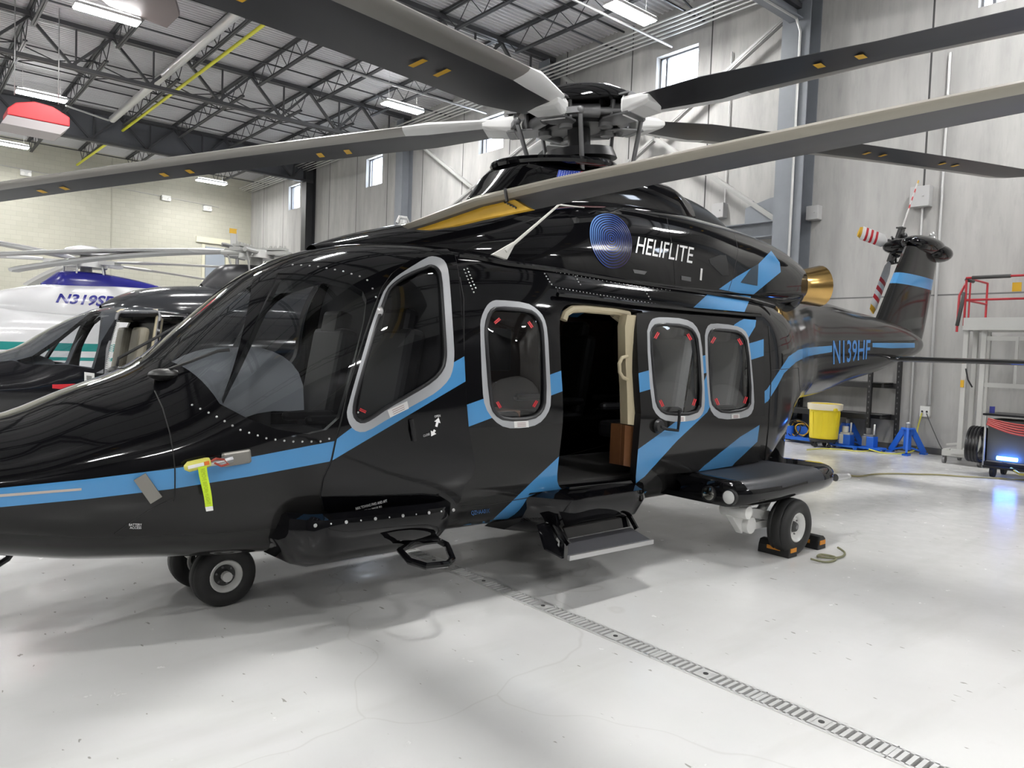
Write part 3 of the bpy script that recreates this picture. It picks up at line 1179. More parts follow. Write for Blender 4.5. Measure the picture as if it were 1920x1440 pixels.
def paints():
    K = {}
    K['black'] = mat('gloss_black_paint', (.0025, .0025, .0032), .05, spec=.4)
    K['grey'] = mat('metallic_charcoal_paint', (.013, .0128, .0126), .12, spec=.3)
    K['blue'] = mat('light_blue_paint', (.062, .235, .48), .14)
    K['silver'] = mat('silver_trim_paint', (.36, .37, .385), .3)
    K['rim'] = mat('black_rubber_edge', (.006, .006, .007), .4)
    K['seal'] = mat('window_seal_black', (.012, .012, .014), .35)
    K['beige'] = mat('cabin_beige_trim', (.46, .40, .27), .5)
    K['wood'] = mat('cabin_wood_veneer', (.16, .07, .03), .3, noise=(6, .6, (.09, .035, .015)))
    K['dark'] = mat('cabin_dark_leather', (.012, .012, .014), .45)
    K['seat'] = mat('grey_seat_leather', (.72, .72, .71), .5)
    K['alu'] = mat('bare_aluminium', (.52, .52, .52), .3, .8)
    K['titan'] = mat('rotor_head_grey', (.20, .20, .205), .38, .5)
    K['tyre'] = mat('tyre_rubber', (.012, .012, .012), .55, noise=(9, .4, (.03, .03, .03)))
    K['white'] = mat('white_gear_paint', (.72, .72, .70), .35)
    K['gold'] = mat('heat_tinted_exhaust', (.55, .36, .13), .22, 1.0, noise=(3, .6, (.42, .24, .08)))
    K['bladeu'] = mat('blade_dark_paint', (.030, .030, .033), .38)
    K['bladel'] = mat('blade_leading_metal', (.30, .29, .27), .32, .35)
    K['bladew'] = mat('blade_white_paint', (.78, .78, .77), .3)
    K['yellow'] = mat('yellow_marking', (.62, .36, .02), .45)
    K['red'] = mat('red_marking', (.55, .02, .03), .4)
    K['label'] = mat('white_placard', (.75, .75, .73), .5)
    K['text'] = mat('white_lettering', (.80, .80, .80), .35)
    K['line'] = mat('panel_gap_black', (.001, .001, .001), .6)
    K['glass'] = glass('cabin_window_tint', (.70, .71, .72), .05)
    K['wglass'] = glass('windshield_tint', (.74, .76, .77), .05)
    return K


def blade(hub, az, r0, r1, chord, zf, parent, K, name, n=30, le=1, marks=(), pitch=R(8), root_pitch=0):
    """rotor blade along azimuth az from radius r0 to r1; leading edge towards growing azimuth"""
    d = Vector((math.cos(az), math.sin(az), 0))
    w = Vector((-math.sin(az), math.cos(az), 0)) * le
    sec = [(0.5, 0), (.47, .035), (.40, .06), (.25, .07), (0, .06), (-.3, .03), (-.5, .004), (-.5, -.004), (-.3, -.022), (0, -.045), (.25, -.055), (.40, -.045), (.47, -.028)]
    ns = len(sec)
    rows = []
    for i in range(n + 1):
        r = r0 + (r1 - r0) * i / n
        t = (r - r0) / (r1 - r0)
        c = chord
        if t < .10: c = chord * (.66 + .34 * (t / .10))
        sweep = 0
        if t > .93:
            q = (t - .93) / .07
            c = chord * (1 - .45 * q * q)
            sweep = -.12 * q * q
        tw = pitch * (1 - .7 * t) + root_pitch * max(0, 1 - t / .3)
        base = Vector(hub) + d * r
        base.z = zf(r)
        rows.append([base + w * ((a * c + sweep) * math.cos(tw) - 0) + Vector((0, 0, a * c * math.sin(tw) + b * c * (1.5 if t < .12 else 1))) for a, b in sec])
    m = MB()
    for i in range(n):
        t = (i + .5) / n
        for j in range(ns):
            k = (j + 1) % ns
            lead = sec[j][0] > .2 and sec[k][0] > .2
            mi = 1 if lead else 0
            if t < .13 and (lead or (sec[j][1] > 0 and sec[k][1] > 0)): mi = 2
            m.add([rows[i][j], rows[i][k], rows[i + 1][k], rows[i + 1][j]], [(0, 1, 2, 3)], mi, True)
    m.add(rows[0], [tuple(range(ns))])
    m.add(rows[-1], [tuple(range(ns))[::-1]], 1)
    o = m.build(name, [K['bladeu'], K['bladel'], K['bladew'], K['yellow']], parent)
    if marks:
        for r in marks:
            g = MB()
            t = (r - r0) / (r1 - r0)
            b = Vector(hub) + d * r
            tw = pitch * (1 - .7 * t) + root_pitch * max(0, 1 - t / .3)
            b.z = zf(r)
            a0 = -.12 * chord
            s = .05 * chord
            c0 = b + w * (a0 * math.cos(tw)) + Vector((0, 0, a0 * math.sin(tw) - .052 * chord))
            zs = (zf(r + .05) - zf(r)) / .05
            e1 = Vector((d.x, d.y, zs)) * .028
            e2 = (w * math.cos(tw) + Vector((0, 0, math.sin(tw)))) * (.10 * chord)
            e3 = Vector((0, 0, -.002))
            g.add([c0 - e1 - e2 + e3, c0 + e1 - e2 + e3, c0 + e1 + e2 + e3, c0 - e1 + e2 + e3], [(0, 1, 2, 3)])
            g.build('inspection_mark', K['yellow'], o, fixn=False)
    return o


def wheel(c, ax, r, w, K, parent, name, hub_out=True):
    """tyre with rim; ax points outboard"""
    c, ax = Vector(c), Vector(ax).normalized()
    prof = [(r * .50, -w * .40), (r * .60, -w * .5), (r * .82, -w * .52), (r * .94, -w * .42), (r * .985, -w * .28), (r * .985, -w * .27), (r * .96, -w * .22), (r * .99, -w * .17), (r, 0),
            (r * .99, w * .17), (r * .96, w * .22), (r * .985, w * .27), (r * .985, w * .28), (r * .94, w * .42), (r * .82, w * .52), (r * .60, w * .5), (r * .50, w * .40)]
    m = MB()
    m.lathe(prof, c, ax, 40)
    o = m.build(name, K['tyre'], parent)
    m = MB()
    for s in (1, -1):
        m.lathe([(r * .52, w * .42 * s), (r * .49, w * .44 * s), (r * .40, w * .34 * s), (r * .34, w * .20 * s), (r * .20, w * .18 * s), (r * .17, w * .30 * s), (r * .15, w * .34 * s), (.0005, w * .35 * s)], c, ax, 28, mis=[0, 0, 0, 0, 1, 1, 1] if name != 'nose_wheel' else [0, 0, 0, 1, 1, 1, 1])
    m.lathe([(r * .5, -w * .4), (r * .5, w * .4)], c, ax, 28)
    s0 = ax.orthogonal().normalized()
    t0 = ax.cross(s0)
    rim = m.build('wheel_rim', [K['white'], mat('hub_dark', (.05, .05, .05), .4, .3)], o)
    b = MB()
    for i in range(6):
        an = 2 * PI * i / 6
        q = c + (s0 * math.cos(an) + t0 * math.sin(an)) * r * .27
        b.cyl(q + ax * w * .17, q + ax * w * .24, r * .035, n=6)
    b.cyl(c + ax * w * .2, c + ax * w * .38, r * .1, r * .07, n=12)
    b.build('hub_bolt', K['titan'], o)
    return o


def heli():
    K = paints()
    root = empty('helicopter', (0, 0, 0), 'large glossy black helicopter with light blue stripes and an open side door, in the foreground', 'helicopter')
    F = Loft(FUS)
    ctr = (760, 720)
    P = lambda pts, sm=False, c=None: F.poly_px(pts, 8, sm, c or ctr)
    # windshield panes: lower and upper edges from the photograph, inner edge beside the centre post
    port = P([(412, 757), (465, 785), (520, 805), (580, 814), (612, 806), (636, 784), (650, 735), (668, 665), (683, 600), (687, 562), (680, 546), (655, 531), (600, 517), (548, 512), (520, 512)])
    bot = F.px(412, 757)
    top = F.px(520, 512)

    def theta_at(x, y):
        lo, hi = PI / 2, PI
        for _ in range(40):
            md = (lo + hi) / 2
            if F.base(x, md).y < y: lo = md
            else: hi = md
        return (lo + hi) / 2
    xb, xt = -.40, top[0] - .02
    seam = []
    for i in range(9):
        x = xt + (xb - xt) * i / 8
        seam.append((x, theta_at(x, -.045)))
    low = []
    for i in range(1, 6):
        t = i / 6
        x = xb + (bot[0] - xb) * t
        th0, th1 = seam[-1][1], bot[1]
        low.append((xb + (bot[0] - xb) * (t ** 1.3), th0 + (th1 - th0) * t))
    port = port + seam + low
    parts = [(port, 'ws'), (mirror(port), 'ws2')]
    # chin-side door, windows
    cd = P(CDOOR)
    cwi = P(round_poly(CWi, 1))
    w1i = P(round_poly(LW1i, 1))
    opn = P(round_poly(OPENING, 1))
    w2b, w3b = P(round_poly(LW2o, 1)), P(round_poly(LW3o, 1))
    parts += [(cd, 'door'), (cwi, 'cw'), (w1i, 'w1'), (opn, None), (w2b, None), (w3b, None)]
    parts += [(mirror(cwi), 'cw2'), (mirror(w1i), 'w12')]
    parts += [([(6.55, -.1), (11, -.1), (11, 7), (6.55, 7)], 'boom')]
    gy = [(-700, 1000), (-200, 965), (0, 951), (321, 917), (625, 864), (700, 850), (877, 803), (980, 798), (1052, 794), (1056, 786), (1200, 786), (1440, 780), (1442, 1100), (900, 1120), (-700, 1150)]
    gb = F.poly_px(gy[:12], 8, False, ctr)[: -1]
    # the grey half: everything below the stripe line, as a band in skin coordinates
    gpoly = [(x, t) for x, t in P([(-120, 960), (0, 951), (160, 936), (321, 917), (470, 893), (625, 864), (700, 850), (877, 803), (980, 798), (1052, 794), (1200, 790), (1440, 782)])]
    gpoly = gpoly[:max(i for i, g_ in enumerate(gpoly) if g_[0] > 4.2) + 1] if any(g_[0] > 4.2 for g_ in gpoly) else gpoly
    gpoly = sorted(gpoly)
    g1 = [(-1.98, gpoly[0][1] - .1)] + gpoly + [(4.75, gpoly[-1][1]), (5.0, 1.9), (5.3, 2.6), (5.6, PI + .001), (6.6, PI + .001), (6.6, .0), (-1.98, .0)]
    g1m = mirror(g1)
    s_nose = P([(-120, 925), (0, 915), (160, 899), (321, 879), (470, 857), (627, 827), (660, 822), (660, 858), (625, 864), (470, 893), (321, 917), (160, 936), (0, 951), (-120, 960)])
    s_mid = P([(868, 761), (875, 759), (1052, 695), (1070, 690), (1070, 728), (1053.5, 734), (879, 800), (868, 804)])
    s_low = P([(1060, 845), (1048, 856), (1000, 901), (960, 940), (899, 998), (880, 1020), (1000, 1010), (1060, 950)])
    s_rail = P([(1332, 547), (1408, 556), (1394, 590), (1374, 588), (1298.6, 578)])
    s_bot = P([(1187, 925), (1213, 921), (1190, 948), (1182, 948)])
    s_boom = P([(1424, 741), (1426, 762), (1440, 752), (1457, 725), (1470, 700), (1492, 679), (1514, 668), (1560, 660), (1560, 648), (1514, 652), (1495, 657), (1479, 668), (1454, 706), (1438, 730)])
    s_boom2 = P([(1636, 643), (1680, 643), (1715, 643), (1715, 652), (1671, 653), (1636, 651)], c=(1680, 650))
    silv_w1 = P(round_poly(LW1o, 1))
    silv_c = P(round_poly(CWo, 1))
    seal_w1 = w1i
    ds = P([(610, 867), (623, 862), (862.5, 720), (890, 704), (880, 662), (850, 679), (700, 770), (628, 824), (610, 830)])
    paints_ = []
    for pl, m_ in ((g1, 'grey'), (g1m, 'grey'), (s_nose, 'blue'), (mirror(s_nose), 'blue'), (s_mid, 'blue'), (mirror(s_mid), 'blue'), (s_low, 'blue'), (mirror(s_low), 'blue'),
                   (s_rail, 'blue'), (mirror(s_rail), 'blue'), (s_bot, 'blue'), (s_boom, 'blue'), (silv_w1, 'silver'), (mirror(silv_w1), 'silver'), (mirror(silv_c), 'silver')):
        paints_.append((pl, 'fus', m_))
    for pl, m_ in ((ds, 'blue'), (silv_c, 'silver')): paints_.append((pl, 'door', m_))
    for pl in (s_boom, mirror(s_boom), s_boom2, mirror(s_boom2)): paints_.append((pl, 'boom', 'blue'))
    spec = {
        'fus': ('fuselage', {'black': K['black'], 'grey': K['grey'], 'blue': K['blue'], 'silver': K['silver'], 'rim': K['rim']}, .05),
        'boom': ('tail_boom', {'grey': K['grey'], 'blue': K['blue']}, 0),
        'door': ('cockpit_door', {'black': K['black'], 'blue': K['blue'], 'silver': K['silver'], 'rim': K['rim']}, .035),
        'ws': ('windshield', {'g': K['wglass']}, 0), 'ws2': ('windshield', {'g': K['wglass']}, 0),
        'cw': ('door_window', {'g': K['glass']}, 0), 'cw2': ('door_window', {'g': K['glass']}, 0),
        'w1': ('cabin_window', {'g': K['glass']}, 0), 'w12': ('cabin_window', {'g': K['glass']}, 0)}
    made = skin(F, (-1.98, 10.9, 0, 2 * PI), .075, 112, parts, paints_, 'fus', spec, root,
                {'door': .012, 'cw': -.012, 'w1': -.014, 'ws': -.006, 'ws2': -.006, 'cw2': -.01, 'w12': -.01}, {'w1': .05, 'w12': .05}, lambda a, b: a.x > 6.5 and b.x > 6.5)
    made['door']['label'] = 'closed cockpit door with a silver-framed pointed window'
    # window rubber seals (rolled beads) and red release marks
    def bead(loft, px, r, off, name, par, m_=K['seal'], c=ctr):
        pl = loft.poly_px(round_poly(px, 1), 7, False, c)
        g = MB()
        g.tube([loft.pt(x, t) + loft.nrm(x, t) * off for x, t in pl], r, 8, closed=True)
        return g.build(name, m_, par)
    bead(F, LW1i, .014, -.002, 'window_seal', made['w1'])
    bead(F, CWi, .011, .008, 'window_seal', made['cw'])
    # door gap and panel lines
    def line(loft, pts, r, name, par, m_=K['line'], off=0.0, closed=False, step=8, c=ctr):
        pl = []
        for i in range(len(pts) - (0 if closed else 1)):
            a, b = pts[i], pts[(i + 1) % len(pts)]
            n = max(1, int(math.hypot(b[0] - a[0], b[1] - a[1]) / step))
            for j in range(n):
                h = loft.px(a[0] + (b[0] - a[0]) * j / n, a[1] + (b[1] - a[1]) * j / n, c)
                if h: pl.append(h)
        if not closed:
            h = loft.px(*pts[-1], c)
            if h: pl.append(h)
        g = MB()
        g.tube([loft.pt(x, t) + loft.nrm(x, t) * off for x, t in pl], r, 6, closed=closed)
        return g.build(name, m_, par)
    line(F, CDOOR, .007, 'door_gap', made['door'], closed=True)
    line(F, [(290, 733), (305, 765), (318, 810), (325, 850), (328, 880), (328, 918), (326, 940)], .0035, 'panel_joint', made['fus'])
    line(F, [(326, 934), (290, 950), (250, 975), (215, 1000)], .0035, 'panel_joint', made['fus'])
    line(F, [(868, 790), (868, 700), (870, 640), (869, 560), (862, 520)], .0035, 'panel_joint', made['fus'])
    line(F, [(865, 950), (920, 946), (945, 941), (1035, 925)], .003, 'panel_joint', made['fus'])
    line(F, [(1045, 540), (1046, 556)], .004, 'panel_joint', made['fus'])
    # rivets round the windshield and along the roof rail
    g = MB()

    def rivets(pts, sp, r=.0065):
        acc = 0
        for i in range(len(pts) - 1):
            a, b = pts[i], pts[i + 1]
            L_ = math.hypot(b[0] - a[0], b[1] - a[1])
            s = sp - acc
            while s < L_:
                h = F.px(a[0] + (b[0] - a[0]) * s / L_, a[1] + (b[1] - a[1]) * s / L_)
                if h:
                    p, n_ = F.pt(*h), F.nrm(*h)
                    g.lathe([(r, 0), (r * .8, r * .5), (.0003, r * .75)], p, n_, 7)
                s += sp
            acc = L_ - (s - sp)
    rivets([(345, 752), (400, 778), (450, 806), (500, 822), (545, 828), (600, 828), (632, 818), (652, 780), (668, 735), (690, 660), (700, 600), (706, 560), (696, 535)], 17)
    rivets([(702, 534), (680, 520), (640, 508), (590, 499), (540, 496)], 16)
    rivets([(660, 820), (672, 770)], 16)
    rivets([(868, 500), (880, 530), (888, 548)], 6.5, .006)
    rivets([(874, 498), (886, 528), (894, 545)], 6.5, .006)
    rivets([(1018, 508), (1030, 528), (1036, 536)], 6, .006)
    rivets([(1036, 538), (1100, 549), (1180, 562), (1250, 573), (1300, 580)], 6.5, .005)
    rivets([(980, 499), (1060, 513), (1150, 530), (1260, 545)], 8, .0045)
    rivets([(1076, 513), (1084, 528), (1090, 536)], 6, .006)
    rivets([(1203, 536), (1216, 556), (1222, 566)], 6, .006)
    setp(g.build('rivet_row', K['alu'], made['fus'], fixn=False), kind='stuff')
    line(F, [(860, 480), (905, 487), (950, 496), (1060, 510), (1180, 529), (1300, 546), (1400, 562), (1450, 575)], .02, 'roof_rail', made['fus'], K['black'], off=.005, step=20)
    line(F, [(1040, 556), (1110, 563), (1190, 573), (1300, 584), (1420, 594)], .018, 'door_track', made['fus'], K['black'], off=.03, step=20)
    # ------------------------------------------------ cowling and mast fairing
    Cw = Loft(COWL)
    cb = Cw.poly_px([(1348, 542), (1381, 519), (1422, 495), (1446, 470), (1462, 492), (1464, 510), (1413, 552), (1387, 550)], 7, False, (1400, 525))
    grille = Cw.poly_px([(1389, 523), (1402, 470), (1420, 492), (1416, 536), (1389, 532)], 7, False, (1400, 520))
    mk = skin(Cw, (.62, 5.9, .5, 2 * PI - .5), .08, 90, [], [(cb, 'c', 'blue'), (mirror(cb), 'c', 'blue')], 'c', {'c': ('engine_cowling', {'black': K['black'], 'blue': K['blue']}, .0)}, root)
    cow = mk['c']
    m = MB()
    end_cap(m, Cw, 5.9, .16)
    m.build('rear_fairing', K['black'], cow)
    line(Cw, [(1250, 408), (1262, 470), (1266, 540)], .003, 'panel_joint', cow, c=(1250, 470))
    line(Cw, [(1376, 434), (1384, 470), (1374, 520), (1366, 545)], .003, 'panel_joint', cow, c=(1350, 490))
    line(Cw, [(870, 470), (905, 455), (960, 450)], .003, 'panel_joint', cow, c=(1000, 450))
    Mf = Loft(MASTF)
    mf = skin(Mf, (2.02, 4.4, .6, 2 * PI - .6), .06, 80, [], [], 'm', {'m': ('mast_fairing', {'black': K['black']}, 0)}, root)['m']
    m = MB()
    end_cap(m, Mf, 2.02, -.04)
    m.build('fairing_nose', K['black'], mf)
    m = MB()
    end_cap(m, Mf, 4.4, .02)
    m.build('fairing_tail', K['black'], mf)
    # collar lip on top of the fairing
    m = MB()
    pts = []
    for i in range(40):
        a = 2 * PI * i / 40
        x = 2.86 + .61 * math.cos(a)
        pts.append(Vector((x, .40 * math.sin(a), 3.125 + (x - 2.2) * .11)))
    m.tube(pts, .035, 8, closed=True)
    m.add(pts, [tuple(range(40))])
    m.build('fairing_lip', K['black'], mf)
    # aft air intake behind the fairing
    m = MB()
    rows = []
    for i in range(11):
        t = i / 10
        x = 4.3 + .95 * t
        zt = 3.24 - .05 * t - .16 * t ** 3
        rows.append([Vector((x, -.32 * (1 - .3 * t) * math.cos(a) , 2.75 + (zt - 2.75) * max(0, math.sin(a)) ** .5)) for a in [PI * k / 16 for k in range(17)]])
    m.grid(rows, 0, True)
    m.add(rows[-1], [tuple(range(17))])
    m.build('air_intake', mat('intake_matt_black', (.004, .004, .004), .5), root)
    # exhaust pipes
    for s in (-1, 1):
        m = MB()
        pts = [Vector((5.55, s * .46, 2.40)), Vector((5.85, s * .50, 2.41)), Vector((6.08, s * .56, 2.43)), Vector((6.3, s * .66, 2.45))]
        m.tube(pts, [.2, .2, .185, .225], 24, caps=False)
        m.tube([p - Vector((0, 0, 0)) for p in pts][::-1], [.21, .17, .185, .185], 24, caps=False)
        m.build('exhaust_pipe', K['gold'], root)
        m = MB()
        m.ell((5.82, s * .48, 2.42), (.22, .27, .3), 20, 12)
        m.build('exhaust_fairing', K['black'], root)
    # ------------------------------------------------ vertical fin
    m = MB()
    fin = []
    for i in range(15):
        z = [1.95, 2.07, 2.2, 2.32, 2.44, 2.56, 2.68, 2.80, 2.82, 2.99, 3.0, 3.1, 3.2, 3.31, 3.42][i]
        t = (z - 1.95) / (3.42 - 1.95)
        le = 9.10 + (10.19 - 9.10) * t + (.0 if t > .2 else -.35 * (1 - t / .2) ** 2)
        te = 10.86 + (11.35 - 10.86) * t ** .8
        hw = .13 - .03 * t
        row = []
        for k in range(24):
            a = 2 * PI * k / 24
            cx = (1 + math.cos(a)) / 2
            th = hw * abs(math.sin(a)) ** .7 * (1 if math.sin(a) > 0 else -1) * (.55 + .45 * (1 - cx)) ** .5
            row.append(Vector((le + (te - le) * cx, th, z)))
        fin.append(row)
    fm = MB()
    fm.grid(fin, 0, True, closed=True)
    for f_i in range(len(fm.f)):
        zc = sum(fm.v[q][2] for q in fm.f[f_i]) / 4
        if 2.82 < zc < 2.99: fm.m[f_i] = 1
    fm.add(fin[-1], [tuple(range(24))])
    fo = fm.build('vertical_fin', [K['grey'], K['blue']], root)
    m = MB()
    m.ell((10.86, .02, 3.5), (.62, .24, .15), 24, 14)
    m.ell((10.75, .28, 3.5), (.26, .30, .13), 20, 12)
    m.ell((11.25, -.05, 3.42), (.36, .2, .14), 20, 12)
    m.build('gearbox_fairing', K['black'], root)
    m = MB()
    m.cyl((11.15, 0, 3.6), (11.15, 0, 3.68), .07, .05, 14)
    m.ell((11.15, 0, 3.70), (.05, .05, .06), 14, 8)
    m.build('beacon_light', K['alu'], root)
    # tail rotor
    th = at(1680, 461, 'y', .5)
    m = MB()
    m.cyl(th - Vector((0, .5, 0)), th + Vector((0, .1, 0)), .06, n=14)
    m.cyl(th - Vector((0, .05, 0)), th + Vector((0, .05, 0)), .13, n=18)
    rnd = random.Random(3)
    hubo = None
    dirs = [at(1725, 330, 'y', .5) - th, at(1617, 437, 'y', .5) - th, at(1632, 590, 'y', .5) - th, Vector((1.22, 0, -.2))]
    for d in dirs:
        d = d.normalized()
        w = d.cross(Vector((0, 1, 0)))
        m.bar(th, th + d * .36, .1, .07, up=(0, 1, 0))
        for s in (-1, 1):
            m.cyl(th + w * .07 * s + d * .1, th + w * .09 * s + d * .3 - Vector((0, .05, 0)), .018, n=6)
        m.cyl(th + d * .25 + w * .12 - Vector((0, .12, 0)), th + d * .3 + w * .1 + Vector((0, .04, 0)), .015, n=6)
        m.ell(th + d * .2 - Vector((0, .08, 0)), (.05, .05, .05), 8, 6)
    hubo = m.build('tail_rotor_hub', mat('tail_hub_metal', (.06, .06, .06), .35, .5), root)
    ytip = K['yellow']
    for bi, d0 in enumerate(dirs):
        d = d0.normalized()
        w = d.cross(Vector((0, 1, 0)))
        tw = (R(-28), R(15), R(-5), R(40))[bi]
        cw_ = w * math.cos(tw) + Vector((0, 1, 0)) * math.sin(tw)
        nn = d.cross(cw_)
        m = MB()
        bands = [(.34, .5, 0, .55), (.5, .72, 0, 1), (.72, .8, 1, 1), (.8, .89, 0, 1), (.89, .97, 1, 1), (.97, 1.06, 0, 1), (1.06, 1.14, 1, 1), (1.14, 1.26, 0, 1), (1.26, 1.35, 2, .85)]
        for a, b, mi, ws in bands:
            ra, rb = [], []
            for q, rr, wsx in ((ra, a, ws if a > .4 else .4), (rb, b, 1 if b < 1.3 else .7)):
                for (cx, cy) in ((.5, 0), (.35, .06), (0, .07), (-.5, 0), (0, -.05), (.35, -.05)):
                    q.append(th + d * rr + cw_ * (cx * .2 * wsx) + nn * (cy * .2))
            m.grid([ra, rb], mi, True, closed=True)
            if b > 1.3: m.add(rb, [tuple(range(6))], mi)
        m.build('tail_rotor_blade', [K['bladew'], K['red'], K['yellow']], hubo)
    # ------------------------------------------------ stabiliser
    for s in (-1, 1):
        m = MB()
        rows = []
        for i in range(5):
            t = i / 4
            y = s * (.22 + 1.95 * t)
            row = []
            for k in range(18):
                a = 2 * PI * k / 18
                cx = (1 + math.cos(a)) / 2
                row.append(Vector((9.02 + .06 * t + .62 * cx, y, 1.70 + .045 * math.sin(a) * (1.2 - cx))))
            rows.append(row)
        m.grid(rows, 0, True, closed=True)
        m.add(rows[-1], [tuple(range(18))])
        st = m.build('stabilizer', K['grey'], root)
        m = MB()
        m.prism([(8.92, s * 2.17, 1.45), (9.75, s * 2.17, 1.48), (9.7, s * 2.17, 2.1), (9.3, s * 2.17, 2.1)], (0, s * .025, 0))
        m.build('end_plate', K['grey'], st, bevel=.008)
    # black bulge added for the dark shading on the cabin's rear face
    m = MB()
    m.ell((5.02, -.92, .82), (.13, .12, .48), 16, 12)
    m.build('rear_cabin_shading', K['black'], root)
    # ------------------------------------------------ sliding door
    D = Loft(FUS, off=.075)
    dp = D.poly_px(SDOOR, 8, False, (1300, 740))
    dw2, dw3 = D.poly_px(round_poly(LW2i, 1), 7), D.poly_px(round_poly(LW3i, 1), 7)
    g2 = D.poly_px([(1180, 787), (1445, 780), (1445, 960), (1180, 960)], 12, False, (1300, 780))
    b1 = D.poly_px([(1188, 703), (1199.7, 699), (1418.5, 640), (1432, 636), (1432, 667), (1420, 671), (1202, 735), (1188, 739)], 8)
    b2 = D.poly_px([(1185, 851), (1197, 842), (1239, 812), (1300, 765), (1340, 665), (1377, 608), (1396, 597), (1418, 598), (1416, 612), (1345, 735), (1326, 773), (1270, 826), (1208, 894), (1185, 912)], 8)
    b3 = D.poly_px([(1424, 797), (1420, 828), (1378, 868), (1360, 888), (1292, 900), (1323, 871), (1388, 819)], 8)
    r2, r3 = D.poly_px(round_poly(LW2o, 1), 7), D.poly_px(round_poly(LW3o, 1), 7)
    xs = [p[0] for p in dp]
    ts = [p[1] for p in dp]
    box_ = (min(xs) - .05, max(xs) + .05, min(ts) - .05, max(ts) + .05)
    whole = [(box_[0] - 1, box_[2] - 1), (box_[1] + 1, box_[2] - 1), (box_[1] + 1, box_[3] + 1), (box_[0] - 1, box_[3] + 1)]
    sd = skin(D, box_, .06, 36, [(dp, 'd'), (dw2, 'g2'), (dw3, 'g3')],
              [(g2, 'd', 'grey'), (b1, 'd', 'blue'), (b2, 'd', 'blue'), (b3, 'd', 'blue'), (r2, 'd', 'silver'), (r3, 'd', 'silver')], None,
              {'d': ('sliding_door', {'black': K['black'], 'grey': K['grey'], 'blue': K['blue'], 'silver': K['silver'], 'rim': K['rim']}, .06),
               'g2': ('door_window', {'g': K['glass']}, 0), 'g3': ('door_window', {'g': K['glass']}, 0)}, root, {'g2': -.014, 'g3': -.014}, {'g2': .05, 'g3': .05})
    sdo = sd['d']
    sdo['label'] = 'sliding cabin door pushed back, with two silver-framed windows'
    for k_, pl in (('g2', LW2i), ('g3', LW3i)):
        bead(D, pl, .013, -.002, 'window_seal', sd[k_], c=(1300, 700))
    tf, td, tc_, tw_ = bvh_of([made['fus'], made['boom'], made['door']]), bvh_of([sdo]), bvh_of([cow, mf]), bvh_of([made['w1'], made['cw'], sd['g2'], sd['g3']])
    # red pull tabs on the panes
    V2, F2 = [], []

    def tab(cx, cy, ang, L_=13, W_=5.5):
        c_, s_ = math.cos(R(ang)), math.sin(R(ang))
        for o_ in (-.28, .28):
            ox, oy = -s_ * W_ * o_, c_ * W_ * o_
            q = [(-L_ / 2, -W_ * .2), (L_ / 2, -W_ * .2), (L_ / 2, W_ * .2), (-L_ / 2, W_ * .2)]
            rects(V2, F2, *[(cx + ox + x * c_ - y * s_, cy + oy + x * s_ + y * c_) for x, y in q])
    for t_ in ((932, 602, -40), (994, 609, 55), (935, 759, 60), (1003, 757, -60), (1231, 629, -60), (1292, 632, 60), (1240, 756, 65), (1301, 754, -70), (1337, 638, -60), (1387, 641, 60), (1344, 753, 65), (1397, 750, -70), (680, 770, 25)):
        tab(*t_)
    decal_mesh(V2, F2, tw_, made['w1'], 'release_tab', K['red'], off=.003, maxe=20)
    # placards
    for q, tr, par in (((726, 769, 763, 752, 766, 766, 731, 783), tf, made['door']), ((963, 790, 990, 789, 991, 801, 964, 802), tf, made['fus']), ((1269, 780, 1284, 780, 1284, 790, 1270, 791), td, sdo), ((1371, 777, 1386, 776, 1386, 784, 1371, 785), td, sdo)):
        qq = [(q[i], q[i + 1]) for i in range(0, 8, 2)]
        decal_mesh(qq, [(0, 1, 2, 3)], tr, par, 'placard', K['label'], off=.004, maxe=20)
        V3, F3 = [], []
        for k in range(3):
            t0 = .25 + k * .25
            a, b = Vector(qq[0]).lerp(Vector(qq[3]), t0), Vector(qq[1]).lerp(Vector(qq[2]), t0)
            a2, b2_ = a.lerp(b, .2), a.lerp(b, .8)
            rects(V3, F3, (a2.x, a2.y), (b2_.x, b2_.y), (b2_.x, b2_.y + 1), (a2.x, a2.y + 1))
        decal_mesh(V3, F3, tr, par, 'placard_text', mat('placard_ink', (.25, .12, .12), .6), off=.0055, maxe=20)
    # arrows, lettering
    V2, F2 = [], []

    def arrow(a, b, w=2.2, hw=6, hl=9):
        a, b = Vector(a), Vector(b)
        d = (b - a).normalized()
        n_ = Vector((-d.y, d.x))
        m_ = b - d * hl
        rects(V2, F2, tuple(a + n_ * w), tuple(m_ + n_ * w), tuple(m_ - n_ * w), tuple(a - n_ * w))
        k = len(V2)
        V2.extend([tuple(m_ + n_ * hw), tuple(b), tuple(m_ - n_ * hw)])
        F2.append((k, k + 1, k + 2))
    arrow((817.5, 800), (822, 783))
    arrow((815, 806), (808, 818))
    decal_mesh(V2, F2, tf, made['door'], 'door_arrow', K['text'], off=.003)
    text_px('OPEN', [(814, 779), (825, 777), (825.5, 781.5), (814.5, 783)], tf, made['door'], 'lettering', K['text'])
    text_px('CLOSE', [(793, 815.5), (805, 811.5), (805.5, 815.5), (793.5, 819.5)], tf, made['door'], 'lettering', K['text'])
    text_px('BATTERY', [(242, 981), (266, 981), (266, 985.5), (242, 985.5)], tf, made['fus'], 'lettering', K['text'])
    text_px('ACCESS', [(243.5, 986.5), (265, 986.5), (265, 991), (243.5, 991)], tf, made['fus'], 'lettering', K['text'])
    text_px('MAX TOWING FWD AND AFT', [(666, 951), (725, 936), (726, 941), (667, 956)], tf, made['door'], 'lettering', K['text'], bold=.02)
